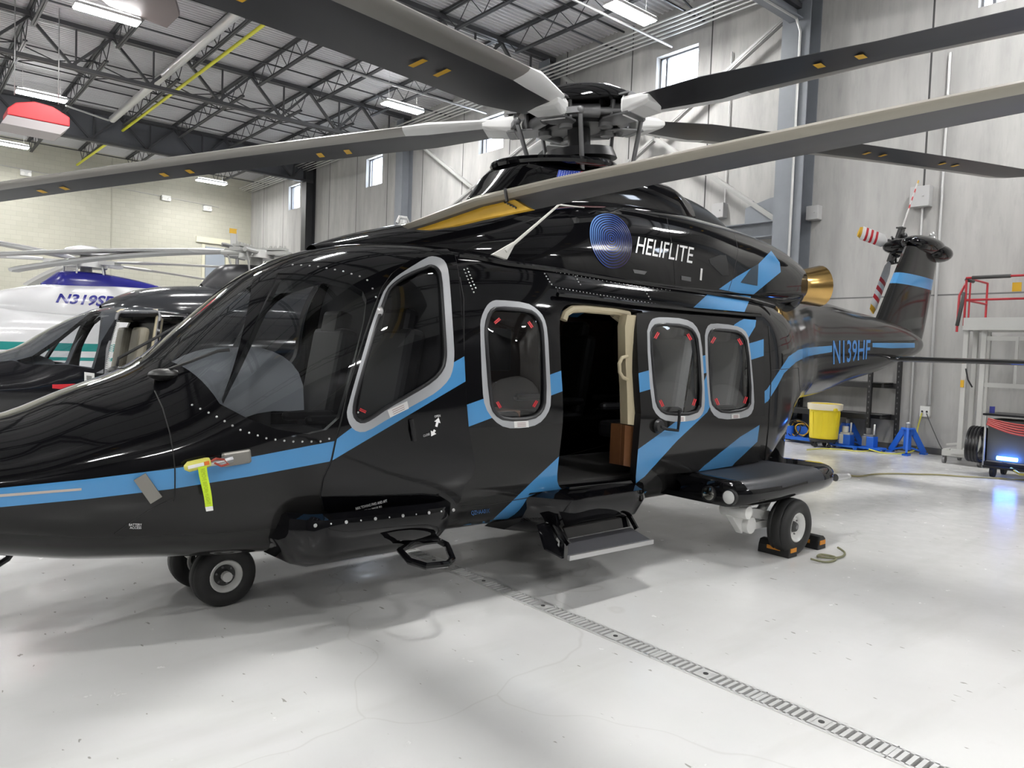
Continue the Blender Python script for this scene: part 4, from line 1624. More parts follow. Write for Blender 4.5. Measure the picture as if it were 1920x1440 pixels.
    text_px('2000 kg (4410 lb)', [(677, 956.5), (715, 947), (716, 951.5), (678, 961)], tf, made['door'], 'lettering', K['text'], bold=.02)
    text_px('QZHAA01K', [(883, 957.5), (918, 953), (918, 962), (884, 966.5)], tf, made['fus'], 'lettering', mat('blue_lettering', (.04, .15, .4), .4))
    text_px('HELIFLITE', [(1196.5, 444), (1301, 465), (1297, 494), (1191, 474)], tc_, cow, 'lettering', K['text'], bold=.004, off=.004)
    text_px('N139HF', [(1561.5, 638), (1632, 637), (1630, 673), (1562, 684)], tf, made['boom'], 'lettering', mat('registration_blue', (.05, .2, .5), .3), bold=.012)
    for q in ((1186, 505, 1213, 509, 1208, 515, 1189, 512), (1277, 517, 1295, 520, 1295, 528, 1277, 525)):
        qq = [(q[i], q[i + 1]) for i in range(0, 8, 2)]
        decal_mesh(qq, [(0, 1, 2, 3)], tc_, cow, 'placard', mat('grey_stencil', (.10, .10, .10), .5), off=.003)
    decal_mesh([(1313.5, 503), (1317, 504), (1315, 526), (1311.5, 525)], [(0, 1, 2, 3)], tc_, cow, 'grey_tick', K['label'], off=.003)
    decal_mesh([(1329, 486), (1350, 478), (1361, 479), (1365, 495), (1366, 517), (1354, 517), (1343, 506), (1331, 494)], [tuple(range(8))], tc_, cow, 'dark_reflection', mat('reflection_black', (.001, .001, .001), .7), off=.002)  # matt black patch painted in for a dark reflection on the cowl
    decal_mesh([(1388, 530), (1409, 502), (1422, 495), (1420, 536)], [(0, 1, 2, 3)], tc_, cow, 'vent_grille', mat('grille_dark', (.012, .03, .05), .45), off=.002)
    line(F, [(1441, 612), (1446, 700), (1441, 800), (1434, 862)], .006, 'panel_joint', made['fus'], c=(1420, 700))
    line(F, [(1447, 694), (1497, 690), (1501, 748)], .003, 'panel_joint', made['fus'], c=(1420, 700))
    # ringed logo
    rings_out = [(1105, 432), (1108, 417), (1117, 406), (1131, 401), (1148, 402), (1163, 410), (1175, 424), (1183, 443), (1184.5, 462), (1181, 482), (1172, 496), (1158, 503.5), (1140, 503.5), (1125, 493), (1113, 474), (1106, 453)]
    rc = (1146, 447)
    rp = round_poly(rings_out, 2)
    V2, F2 = [], []
    nr = 11
    for k in range(nr):
        s0 = 1 - k / nr
        s1 = s0 - .038
        c = rc
        b = len(V2)
        for p in rp:
            V2.append((c[0] + (p[0] - c[0]) * s0, c[1] + (p[1] - c[1]) * s0))
        for p in rp:
            V2.append((c[0] + (p[0] - c[0]) * s1, c[1] + (p[1] - c[1]) * s1))
        n_ = len(rp)
        for i in range(n_): F2.append((b + i, b + (i + 1) % n_, b + n_ + (i + 1) % n_, b + n_ + i))

    def grad(name, c1, c2, c3):
        m_, nt, b = node_mat(name)
        tc = N(nt, 'ShaderNodeTexCoord').outputs['Generated']
        sx = N(nt, 'ShaderNodeSeparateXYZ')
        L(nt, tc, sx.inputs[0])
        ad = N(nt, 'ShaderNodeMath', operation='SUBTRACT')
        L(nt, sx.outputs['Z'], ad.inputs[0])
        L(nt, sx.outputs['X'], ad.inputs[1])
        cr = N(nt, 'ShaderNodeValToRGB')
        L(nt, rng(nt, ad.outputs[0], -.55, .85), cr.inputs[0])
        cr.color_ramp.elements[0].color = (*c1, 1)
        cr.color_ramp.elements[1].color = (*c3, 1)
        e = cr.color_ramp.elements.new(.5)
        e.color = (*c2, 1)
        L(nt, cr.outputs[0], b.inputs['Base Color'])
        b.inputs['Roughness'].default_value = .2
        return m_
    decal_mesh(rp, [tuple(range(len(rp)))], tc_, cow, 'logo_disc', grad('logo_disc_blue', (.0035, .0035, .006), (.004, .008, .03), (.005, .045, .2)), off=.003)
    decal_mesh(V2, F2, tc_, cow, 'logo_rings', grad('logo_ring_blue', (.014, .007, .05), (.02, .06, .26), (.27, .52, .95)), off=.005)
    # flag on the mast fairing
    V2, F2, MI = [], [], []
    fq = [(1047, 319), (1150, 326), (1146, 352), (1040, 345)]

    def fp(a, b):
        t_ = Vector(fq[0]).lerp(Vector(fq[1]), a)
        u_ = Vector(fq[3]).lerp(Vector(fq[2]), a)
        q = t_.lerp(u_, b)
        return (q.x, q.y)
    for k in range(13):
        rects(V2, F2, fp(0, k / 13), fp(1, k / 13), fp(1, (k + 1) / 13), fp(0, (k + 1) / 13))
        MI.append(1 if k % 2 == 0 else 0)
    flag_r = decal_mesh(V2, F2, tc_, mf, 'flag', [K['text'], K['red']], off=.003, mi=MI)
    V2, F2, MI = [], [], []
    rects(V2, F2, fp(0, 0), fp(.4, 0), fp(.4, 7 / 13), fp(0, 7 / 13))
    decal_mesh(V2, F2, tc_, mf, 'flag', mat('flag_blue', (.02, .06, .42), .3), off=.004)
    V2, F2 = [], []
    for i in range(9):
        for j in range(5 if i % 2 == 0 else 4):
            cx, cy = .4 * (i + .7) / 9.4, (7 / 13) * (j + (.55 if i % 2 == 0 else 1.05)) / 5.1
            rects(V2, F2, fp(cx - .009, cy), fp(cx, cy - .035), fp(cx + .009, cy), fp(cx, cy + .035))
    decal_mesh(V2, F2, tc_, mf, 'flag_stars', K['text'], off=.005)
    # ------------------------------------------------ nose details
    h = F.px(274, 914)
    m = MB()
    p0, p1 = F.px(262, 893), F.px(293, 936)
    a, b = F.pt(*p0), F.pt(*p1)
    na, nb_ = F.nrm(*p0), F.nrm(*p1)
    s_ = (b - a).cross(na).normalized() * .03
    m.add([a + na * .02 - s_, a + na * .02 + s_, b + nb_ * .02 + s_, b + nb_ * .02 - s_, a + na * .004 - s_, a + na * .004 + s_, b + nb_ * .004 + s_, b + nb_ * .004 - s_],
          [(0, 1, 2, 3), (4, 7, 6, 5), (0, 4, 5, 1), (1, 5, 6, 2), (2, 6, 7, 3), (3, 7, 4, 0)])
    m.build('static_plate', mat('dull_plate', (.22, .21, .19), .4, .4), root)
    decal_mesh([(-150, 938), (153, 915), (153, 919.5), (-150, 944)], [(0, 1, 2, 3)], tf, made['fus'], 'nose_strip', mat('strip_grey', (.42, .38, .34), .4), maxe=16)
    # marker light fairing on the nose top
    m = MB()
    p = at(164, 726, 'y', -.02)
    m.ell((p.x, -.02, p.z - .02), (.15, .06, .045), 18, 10, rot=Matrix.Rotation(-.43, 3, 'Y'))
    m.build('antenna_blister', K['bladew'], root)
    m = MB()
    for u_, v_ in ((205, 901),): pass
    # pitot probes: housing on each side
    for s in (-1, 1):
        h = F.px(443, 858)
        p, n_ = F.pt(*h), F.nrm(*h)
        if s > 0: p, n_ = Vector((p.x, -p.y, p.z)), Vector((n_.x, -n_.y, n_.z))
        m = MB()
        ex = Vector((1, 0, .1)).normalized()
        m.bar(p + n_ * .012 - ex * .075, p + n_ * .012 + ex * .075, .025, .075, up=n_.cross(ex))
        o = m.build('probe_mount', mat('probe_plate', (.24, .23, .21), .35, .5), root, bevel=.012)
        m = MB()
        q = p + n_ * .05 - ex * .1
        m.tube([p + n_ * .02 - ex * .03, q, q - ex * .10], [.02, .018, .012], 8)
        m.build('pitot_probe', K['alu'], o)
        if s < 0: tipq = q - ex * .02
    # wipers
    wm = mat('wiper_black', (.01, .01, .01), .4)
    m = MB()
    bpt = F.pt(*F.px(310, 706))
    m.ell(bpt + Vector((0, 0, .01)), (.09, .07, .035), 12, 8)
    a_, b_ = F.px(318, 702), F.px(430, 657)
    pts = []
    for i in range(7):
        h = F.px(318 + (432 - 318) * i / 6, 702 - 44 * i / 6)
        if h: pts.append(F.pt(*h) + F.nrm(*h) * (.03 if i < 6 else .01))
    m.tube(pts, .009, 6)
    m.build('wiper', wm, root)
    m = MB()
    A, B = at(218, 695, 'y', .32), at(222, 672, 'y', .32)
    C = at(352, 600, 'y', .40)
    m.tube([A, B, C], .009, 6)
    m.tube([C, at(301, 648, 'y', .30)], .008, 6)
    m.ell(A, (.05, .05, .03), 10, 6)
    m.build('wiper', wm, root)
    # door handle recess, door hinge, handle on the sliding door
    m = MB()
    h = F.px(770, 805)
    p, n_ = F.pt(*h), F.nrm(*h)
    m.tube([F.pt(*F.px(768, 786)) + n_ * .02, p + n_ * .03, F.pt(*F.px(774, 826)) + n_ * .02], .013, 8)
    m.build('door_handle', K['rim'], made['door'])
    for (u_, v_) in ((712, 586),):
        m = MB()
        h = F.px(u_, v_)
        p, n_ = F.pt(*h), F.nrm(*h)
        m.ell(p + n_ * .012, (.022, .015, .03), 10, 8)
        m.build('door_hinge', K['alu'], made['door'])
    m = MB()
    h = D.px(1232, 799)
    p = D.pt(*h) + Vector((0, -.012, 0))
    m.cyl(p, p - Vector((0, .025, 0)), .055, .045, 20)
    q0, q1 = D.pt(*D.px(1265, 768)), D.pt(*D.px(1262, 806))
    m.tube([q0 - Vector((0, .045, 0)), q0.lerp(q1, .5) - Vector((0, .05, 0)), q1 - Vector((0, .045, 0)), p - Vector((-.06, .03, .02)), p - Vector((0, .02, 0))], .012, 8)
    m.build('door_handle', K['rim'], sdo)
    # ------------------------------------------------ long wire antenna
    m = MB()
    hb = at(938, 479, 'y', -.93)
    tp = at(1048, 384, 'y', -.98)
    d = (tp - hb).normalized()
    m.tube([hb + d * .05, tp, tp + Vector((.25, .0, .02))], [.013, .008, .004], 8)
    m.add([hb + Vector((-.06, 0, .0)), hb + Vector((.06, 0, -.02)), hb + d * .14 + Vector((.012, 0, 0)), hb + d * .16 - Vector((.012, 0, 0)),
           hb + Vector((-.06, .03, .0)), hb + Vector((.06, .03, -.02)), hb + d * .14 + Vector((.012, .02, 0)), hb + d * .16 - Vector((.012, -.02, 0))],
          [(0, 1, 2, 3), (7, 6, 5, 4), (0, 4, 5, 1), (1, 5, 6, 2), (2, 6, 7, 3), (3, 7, 4, 0)])
    m.build('rod_antenna', mat('antenna_white', (.62, .61, .57), .4), root, bevel=.004)
    m = MB()
    q = at(755, 420, 'y', .1)
    m.cyl(q - Vector((0, 0, .06)), q + Vector((0, 0, .03)), .05, .03, 12)
    m.tube([q + Vector((-.05, 0, 0)), q + Vector((-.03, 0, .05)), q + Vector((.03, 0, .05)), q + Vector((.06, 0, 0))], .012, 6)
    m.build('roof_antenna', K['bladew'], root)
    # ------------------------------------------------ sill fairing under the cockpit door
    m = MB()
    rows = []
    for i in range(13):
        t = i / 12
        x = .06 + 1.05 * t
        e = min(1, min(t, 1 - t) / .12) ** .5
        yo = -1.02 - .13 * e
        zl = lambda z: .60 - (.60 - z) * (.3 + .7 * e)
        rows.append([Vector((x, yo + .05, .70 - .02 * t)), Vector((x, yo, .675 - .02 * t)), Vector((x - .01, yo - .012, .60)), Vector((x - .02, yo, zl(.52))),
                     Vector((x - .03, yo + .07, zl(.43))), Vector((x - .03, yo + .22, zl(.37))), Vector((x - .03, -.55, zl(.35)))])
    m.grid(rows, 0, True)
    for r_ in (rows[0], rows[-1]): m.add(r_, [tuple(range(7))])
    sf = m.build('sill_fairing', K['black'], root)
    m = MB()
    for i in range(11):
        t = (i + .5) / 11
        r_ = .011 if i % 2 == 0 else .006
        m.lathe([(r_, 0), (r_ * .7, r_ * .5), (.0003, r_ * .6)], (.10 + .98 * t, -1.152, .655 - .02 * t), (0, -1, .1), 8)
    setp(m.build('sill_rivet', K['alu'], sf), kind='stuff')
    # cockpit step
    m = MB()
    s0 = [at(750, 1032, 'z', .44), at(768, 1052, 'z', .405), at(800, 1062, 'z', .40), at(838, 1058, 'z', .40), at(848, 1048, 'z', .41), at(838, 1022, 'z', .44), at(820, 1013, 'z', .46), at(775, 1018, 'z', .46)]
    m.tube([Vector(p) for p in s0], .02, 8, closed=True)
    m.tube([s0[-1], s0[-1] + Vector((.02, .2, .05))], .02, 8)
    m.tube([s0[-2], s0[-2] + Vector((.02, .2, .05))], .02, 8)
    m.build('cockpit_step', K['black'], root)
    # cabin step box and folding step
    m = MB()
    rows = []
    for i in range(11):
        t = i / 10
        x = 1.72 + 1.15 * t
        e = min(1, min(t, (1 - t)) / .2 + .02) ** .5
        yo = -1.0 - .28 * e
        rows.append([Vector((x, -1.08, .66)), Vector((x, yo, .63)), Vector((x, yo - .01, .55)), Vector((x, yo + .06, .44)), Vector((x, yo + .22, .36)), Vector((x, -.6, .34))])
    m.grid(rows, 0, True)
    for r_ in (rows[0], rows[-1]): m.add(r_, [tuple(range(6))])
    m.build('step_housing', K['black'], root)
    m = MB()
    q = [Vector((1.98, -1.2, .34)), Vector((2.62, -1.2, .34)), Vector((2.49, -1.5, .33)), Vector((1.67, -1.5, .34))]
    m.prism(q, (0, 0, -.02))
    ss = m.build('cabin_step', mat('step_tread', (.05, .05, .056), .5), root, bevel=.004)
    m = MB()
    m.bar(q[3] + Vector((0, -.01, -.01)), q[2] + Vector((0, -.01, -.01)), .022, .03)
    m.build('step_edge', K['alu'], ss)
    m = MB()
    m.prism([Vector((1.86, -1.12, .46)), Vector((1.92, -1.2, .32)), Vector((1.70, -1.42, .30)), Vector((1.60, -1.36, .36)), Vector((1.72, -1.15, .46))], (.02, 0, 0))
    m.bar((1.86, -1.12, .5), (1.90, -1.28, .33), .02, .03)
    m.bar((2.6, -1.12, .52), (2.62, -1.26, .34), .02, .03)
    m.prism([Vector((1.95, -1.14, .47)), Vector((2.62, -1.14, .47)), Vector((2.62, -1.2, .345)), Vector((1.97, -1.2, .345))], (0, .02, 0))
    m.build('step_bracket', K['black'], ss)
    # blue drain blister
    h = F.px(988, 966)
    m = MB()
    m.ell(F.pt(*h), (.055, .02, .03), 14, 8)
    m.build('drain_blister', K['blue'], root)
    # ------------------------------------------------ sponsons with the main gear
    for s in (-1, 1):
        m = MB()
        rows = []
        xs_ = [(3.33, .0), (3.34, .5), (3.38, .78), (3.46, .9), (3.6, .97), (3.9, 1), (4.3, 1), (4.6, .98), (4.8, .9), (4.95, .75), (5.08, .5), (5.14, .2)]
        for x, e in xs_:
            hz = .108 * max(e, .02) ** .22
            yo = 1.02 + .66 * (max(e, .02) ** .5)
            row = []
            for k in range(20):
                a = PI / 2 - PI * k / 19
                row.append(Vector((x, s * (yo - hz * 1.3 + hz * 1.3 * math.cos(a) ** .8 if math.cos(a) > 0 else yo - hz * 1.3), .565 + hz * math.sin(a) + (.02 if x > 4 else 0))))
            row = [Vector((x, s * .8, .565 + hz + .01))] + row + [Vector((x, s * .8, .565 - hz))]
            rows.append(row)
        m.grid(rows, 0, True)
        for fi, f_ in enumerate(m.f):
            q_ = [m.v[i_] for i_ in f_]
            if 3.45 < sum(p_[0] for p_ in q_) / 4 < 4.7 and sum(p_[2] for p_ in q_) / 4 > .6: m.m[fi] = 1
        sp = m.build('sponson', [K['black'], mat('sponson_satin', (.022, .024, .030), .42)], root)
        m = MB()
        for yy, mi in ((1.38, 0), (1.55, 1)):
            c = Vector((3.325 if mi == 0 else 3.345, s * yy, .55))
            m.lathe([(.062, .03), (.062, -.004), (.052, -.008)], c, (1, 0, 0), 20, mi=2)
            m.lathe([(.052, -.006), (.035, -.012), (.0005, -.015)], c, (1, 0, 0), 20, mi=mi)
        m.build('landing_lamp', [mat('lamp_reflector', (.45, .45, .42), .12, 1.0), mat('lamp_lens', (.6, .6, .58), .25), K['rim']], sp)
        m = MB()
        m.cyl((5.05, s * 1.55, .56), (5.22, s * 1.57, .56), .035, .028, 10)
        m.ell((5.25, s * 1.57, .56), (.04, .03, .03), 10, 8)
        m.build('position_lamp', K['alu'], sp)
        wc = Vector((4.18, s * 1.6, .235))
        gear = MB()
        gear.cyl((3.62, s * 1.32, .40), (3.62, s * 1.56, .40), .055, n=16)
        gear.bar((3.62, s * 1.40, .38), (3.78, s * 1.40, .22), .06, .09)
        gear.bar((3.62, s * 1.42, .40), (4.3, s * 1.42, .26), .06, .08)
        gear.bar((3.75, s * 1.42, .24), (4.3, s * 1.42, .23), .06, .06)
        gear.cyl((3.80, s * 1.36, .26), (3.80, s * 1.48, .26), .07, n=14)
        gear.cyl((4.3, s * 1.38, .23), (4.3, s * 1.56, .23), .045, n=14)
        gear.cyl((3.98, s * 1.42, .30), (4.35, s * 1.36, .52), .04, n=12)
        gear.cyl((3.66, s * 1.42, .42), (3.66, s * 1.42, .52), .05, n=12)
        gear.tube([(3.7, s * 1.34, .5), (3.85, s * 1.33, .36), (4.1, s * 1.34, .34), (4.25, s * 1.36, .28)], .01, 6)
        gear.build('main_gear_leg', K['white'], root, bevel=.006)
        wheel(wc, (0, s, 0), .236, .18, K, root, 'main_wheel')
    # nose gear
    for s in (-1, 1):
        wheel((0, s * .215, .185), (0, s, 0), .19, .15, K, root, 'nose_wheel')
    m = MB()
    m.cyl((0, -.3, .185), (0, .3, .185), .03, n=12)
    m.cyl((-.03, 0, .185), (-.1, 0, .55), .05, n=14)
    m.bar((.06, 0, .2), (-.12, 0, .33), .05, .03)
    m.tube([(-.14, -.05, .33), (-.15, -.05, .27), (-.15, .05, .27), (-.14, .05, .33)], .012, 6)
    m.build('nose_gear_leg', K['white'], root)
    # ------------------------------------------------ inside: cabin and cockpit
    m = MB()
    m.box((3.05, 0, .66), (3.7, 2.0, .05))
    m.build('cabin_floor', mat('cabin_carpet', (.035, .034, .034), .8), root)
    m = MB()
    m.box((3.0, 1.02, 1.35), (3.6, .03, 1.3))
    for x_ in (1.26, 4.8):
        c_ = Vector((x_, 0, 1.3))
        ring_ = [c_ + (F.pt(x_, 2 * PI * j / 40) - c_) * .93 for j in range(40)]
        m.prism([Vector((x_, max(p_.y, -.35 if x_ < 2 else -9), max(p_.z, .7))) for p_ in ring_], (.03, 0, 0))
    m.build('cabin_lining', mat('dark_wood_lining', (.055, .024, .014), .3, noise=(4, .5, (.03, .012, .008))), root)
    m = MB()
    m.box((3.0, .98, 1.62), (.5, .03, .42))
    m.build('cabin_window_shade', mat('shade_grey', (.03, .03, .032), .4), root, bevel=.03)
    m = MB()
    m.box((3.05, 0, 2.10), (3.6, 1.75, .03))
    m.build('headliner', K['beige'], root)
    # beige frame of the opening
    m = MB()
    fr = [at(u_, v_, 'y', -1.03) for u_, v_ in ((1056, 600), (1060, 588), (1072, 580), (1095, 579), (1150, 584), (1178, 590))]
    m.tube(fr, .028, 8)
    fr2 = [at(u_, v_, 'y', -.98) for u_, v_ in ((1150, 588), (1172, 606), (1178, 640))]
    m.tube(fr2, .03, 8)
    m.build('door_frame_trim', K['beige'], root)
    m = MB()
    rows = []
    for (u0, u1, v_) in ((1176, 1195, 590), (1172, 1194, 612), (1173, 1196, 680), (1176, 1198, 740), (1177, 1201, 796)):
        a, b = at(u0, v_, 'y', -1.12), at(u1, v_ + 2, 'y', -1.14)
        rows.append([a + Vector((.02, .09, 0)), a, (a + b) / 2 - Vector((0, .02, 0)), b, b + Vector((.02, .06, 0))])
    m.grid(rows, 0, True)
    m.build('door_edge_trim', K['beige'], sdo)
    m = MB()
    a, b, c, d = at(1172, 797, 'y', -1.11), at(1200, 801, 'y', -1.13), at(1195, 878, 'y', -1.13), at(1169, 873, 'y', -1.11)
    m.prism([a, b, c, d], (.01, .07, 0))
    m.box(((a.x + d.x) / 2 + .06, -1.02, (a.z + d.z) / 2), (.12, .1, a.z - d.z))
    m.build('door_wood_panel', K['wood'], sdo)
    m = MB()
    gp = [at(u_, v_, 'y', -1.13) for u_, v_ in ((1176, 668), (1166, 671), (1161, 682), (1162, 698), (1168, 708), (1177, 711))]
    m.tube(gp, .014, 8)
    m.build('grab_handle', K['beige'], sdo)
    # sill scuff plate
    m = MB()
    a, b = at(1052, 915, 'y', -1.08), at(1192, 900, 'y', -1.08)
    m.bar(a + Vector((.03, 0, 0)), b + Vector((.1, 0, 0)), .10, .02)
    m.build('door_sill', K['black'], root)
    # cabinet beside the opening
    m = MB()
    m.box((1.78, -.35, .92), (.5, .5, .5))
    m.build('cabin_cabinet', K['wood'], root, bevel=.01)

    def seat(x, y, face, z0=.68, material=K['seat'], base=0):
        g = MB()
        f = face
        g.box((x, y, z0 + .30), (.5, .5, .14), mi=1)
        M_ = Matrix.Rotation(-.18 * f, 3, 'Y')
        g.box((x - f * .26, y, z0 + .72), (.14, .5, .78), rot=M_)
        g.box((x - f * .33, y, z0 + 1.14), (.12, .3, .2), rot=M_)
        g.box((x, y, z0 + .13), (.36, .36, .24), mi=1)
        for s in (-1, 1): g.box((x, y + s * .27, z0 + .48), (.4, .07, .07), mi=1)
        keep = [i_ for i_ in range(len(g.f)) if g.m[i_] == 0]
        low = [i_ for i_ in range(len(g.f)) if g.m[i_] == 1]
        a_, b_ = MB(), MB()
        for i_ in keep: a_.add([g.v[q_] for q_ in g.f[i_]], [tuple(range(len(g.f[i_])))])
        for i_ in low: b_.add([g.v[q_] for q_ in g.f[i_]], [tuple(range(len(g.f[i_])))])
        o_ = b_.build('seat', K['dark'], root, bevel=.04)
        a_.build('backrest', material, o_, bevel=.04)
        return o_
    seat(2.15, .45, 1, material=K['dark'])
    seat(3.3, -.68, -1)
    seat(3.3, .45, -1, material=K['dark'])
    seat(4.1, -.68, -1)
    seat(4.25, .3, -1)
    seat(1.55, -.62, 1, material=K['dark'])
    # dark curtains hung behind the rear panes
    # cockpit
    for y in (-.45, .45): seat(.72, y, -1, .62, K['dark'])
    m = MB()
    rows = []
    for i in range(9):
        t = i / 8
        x = -.40 + .62 * t
        zt = 1.30 + .22 * math.sin(PI * min(1, t * 1.15) / 1.7) + .06 * t
        w_ = .60 + .22 * t
        rows.append([Vector((x, w_ * math.cos(a), zt - .34 + .34 * math.sin(a) ** .6)) for a in [PI * k / 14 for k in range(15)]])
    m.grid(rows, 0, True)
    m.add(rows[-1], [tuple(range(15))])
    m.build('glareshield', mat('glareshield_grey', (.13, .137, .15), .65), root)
    m = MB()
    m.box((.12, 0, 1.1), (.3, .5, .7))
    m.box((.3, 0, .85), (.8, .36, .35))
    for s in (-1, 1):
        m.box((-.08, s * .5, .75), (.2, .3, .1))
        m.bar((-.05, s * .55, .75), (-.18, s * .55, .98), .22, .02)
        m.bar((-.05, s * .55, .6), (.02, s * .55, .98), .05, .05)
    m.build('instrument_console', mat('console_dark', (.02, .02, .022), .4), root, bevel=.01)
    m = MB()
    m.box((.25, -.42, .64), (1.1, .6, .04))
    m.box((.25, .42, .64), (1.1, .6, .04))
    m.build('cockpit_floor', K['dark'], root)
    def section(x, k, dx, m, mi=0, y0=-9):
        c = Vector((x, 0, 1.3))
        ring = [c + (F.pt(x, 2 * PI * j / 40) - c) * k for j in range(40)]
        ring = [Vector((x, max(p.y, y0), max(p.z, .7))) for p in ring]
        m.prism(ring, (dx, 0, 0), mi)
    m = MB()
    section(1.15, .93, .03, m)
    m.build('cockpit_bulkhead', mat('bulkhead_dark', (.02, .02, .023), .6), root)
    m = MB()
    m.box((.62, 0, 2.06), (.55, .5, .1), rot=Matrix.Rotation(-.35, 3, 'Y'))
    m.build('overhead_panel', mat('console_dark2', (.05, .05, .055), .5), root, bevel=.02)
    # ------------------------------------------------ rotor head and blades
    hub = Vector((3.11, 0, 3.66))
    tau = .115
    up = Vector((-tau, 0, 1)).normalized()
    m = MB()
    m.cyl(hub - up * .75, hub + up * .12, .10, n=20)
    m.cyl(hub - up * .07, hub + up * .06, .30, n=24)
    m.cyl(hub - up * .34, hub - up * .26, .33, .30, n=28)
    m.cyl(hub - up * .44, hub - up * .36, .27, n=24)
    m.build('rotor_mast', mat('mast_dark', (.03, .03, .032), .4, .4), root)
    m = MB()
    prof = [(.0005, .285), (.12, .28), (.26, .26), (.38, .225), (.47, .175), (.525, .12), (.545, .085), (.51, .075), (.42, .07), (.16, -.02), (.12, -.04)]
    m.lathe(prof, hub, up, 40)
    m.build('rotor_cap', K['black'], root)
    for k, az in enumerate((-13, 59, 131, 203, 275)):
        a = R(az)
        d = Vector((math.cos(a), math.sin(a), 0))
        w = Vector((-math.sin(a), math.cos(a), 0))
        sl = tau * math.cos(a) - .01
        dd = (d + Vector((0, 0, sl))).normalized()
        uu = dd.cross(w)
        if uu.z < 0: uu = -uu
        H = lambda r, y=0, z=0: hub + dd * r + w * y + uu * z
        g = MB()
        # open-sided tension link: two plates joined by posts
        for z in (-.075, .085):
            g.prism([H(.26, -.05, z), H(.36, -.12, z), H(.62, -.12, z), H(.62, .12, z), H(.36, .12, z), H(.26, .05, z)], uu * .018)
        g.bar(H(.62, 0, -.075), H(.62, 0, .1), .22, .03, up=d)
        g.bar(H(.45, .1, -.07), H(.45, .1, .09), .03, .03)
        g.bar(H(.45, -.1, -.07), H(.45, -.1, .09), .03, .03)
        g.cyl(H(.3, 0, -.11), H(.3, 0, .13), .06, n=14)
        g.ell(H(.42, 0, .0), (.09, .09, .07), 12, 8)
        rh = g.build('blade_grip', K['titan'], root, bevel=.004)
        g = MB()
        g.cyl(H(.36, -.16, -.02), H(.20, -.34, -.03), .055, n=16)
        g.cyl(H(.5, -.05, -.02), H(.36, -.16, -.02), .03, n=12)
        g.cyl(H(.20, -.34, -.03), H(.14, -.40, -.03), .035, n=12)
        g.ell(H(.13, -.42, -.03), (.04, .04, .04), 10, 8)
        g.build('lag_damper', K['titan'], rh)
        g = MB()
        b0 = H(.52, .22, -.02)
        g.bar(H(.58, .08, -.03), b0, .05, .05)
        b1 = hub - up * .56 + (d * .40 + w * .17)
        g.cyl(b0, b1, .02, n=10)
        g.ell(b0, (.035, .035, .035), 10, 8)
        g.ell(b1, (.03, .03, .03), 10, 8)
        g.build('pitch_link', K['titan'], rh)
        # white cuff
        g = MB()
        rows = []
        for r_, hw, hz in ((.56, .125, .075), (.60, .13, .072), (.78, .16, .05), (.84, .165, .03)):
            rows.append([H(r_, hw * cx, hz * cz) for cx, cz in ((1, .5), (.8, 1), (-.8, 1), (-1, .5), (-1, -.5), (-.8, -1), (.8, -1), (1, -.5))])
        g.grid(rows, 0, False, closed=True)
        g.add(rows[0], [tuple(range(8))])
        g.add(rows[-1], [tuple(range(8))])
        g.build('blade_cuff', K['bladew'], rh, bevel=.008)
        zf = lambda r, c=math.cos(a): 3.67 + tau * c * r - .02 * r - .0032 * r * r
        blade(hub, a, .72, 6.9, {203: .54, 275: .45, -13: .44}.get(az, .46), zf, root, K, 'rotor_blade', marks=(2.15, 2.42, 3.75, 4.02, 5.1, 5.35), pitch=R({-13: -6, 59: 5, 131: 10, 203: 17, 275: 6}[az]), root_pitch=R({275: -17}.get(az, 0)))
    return root, F, tipq


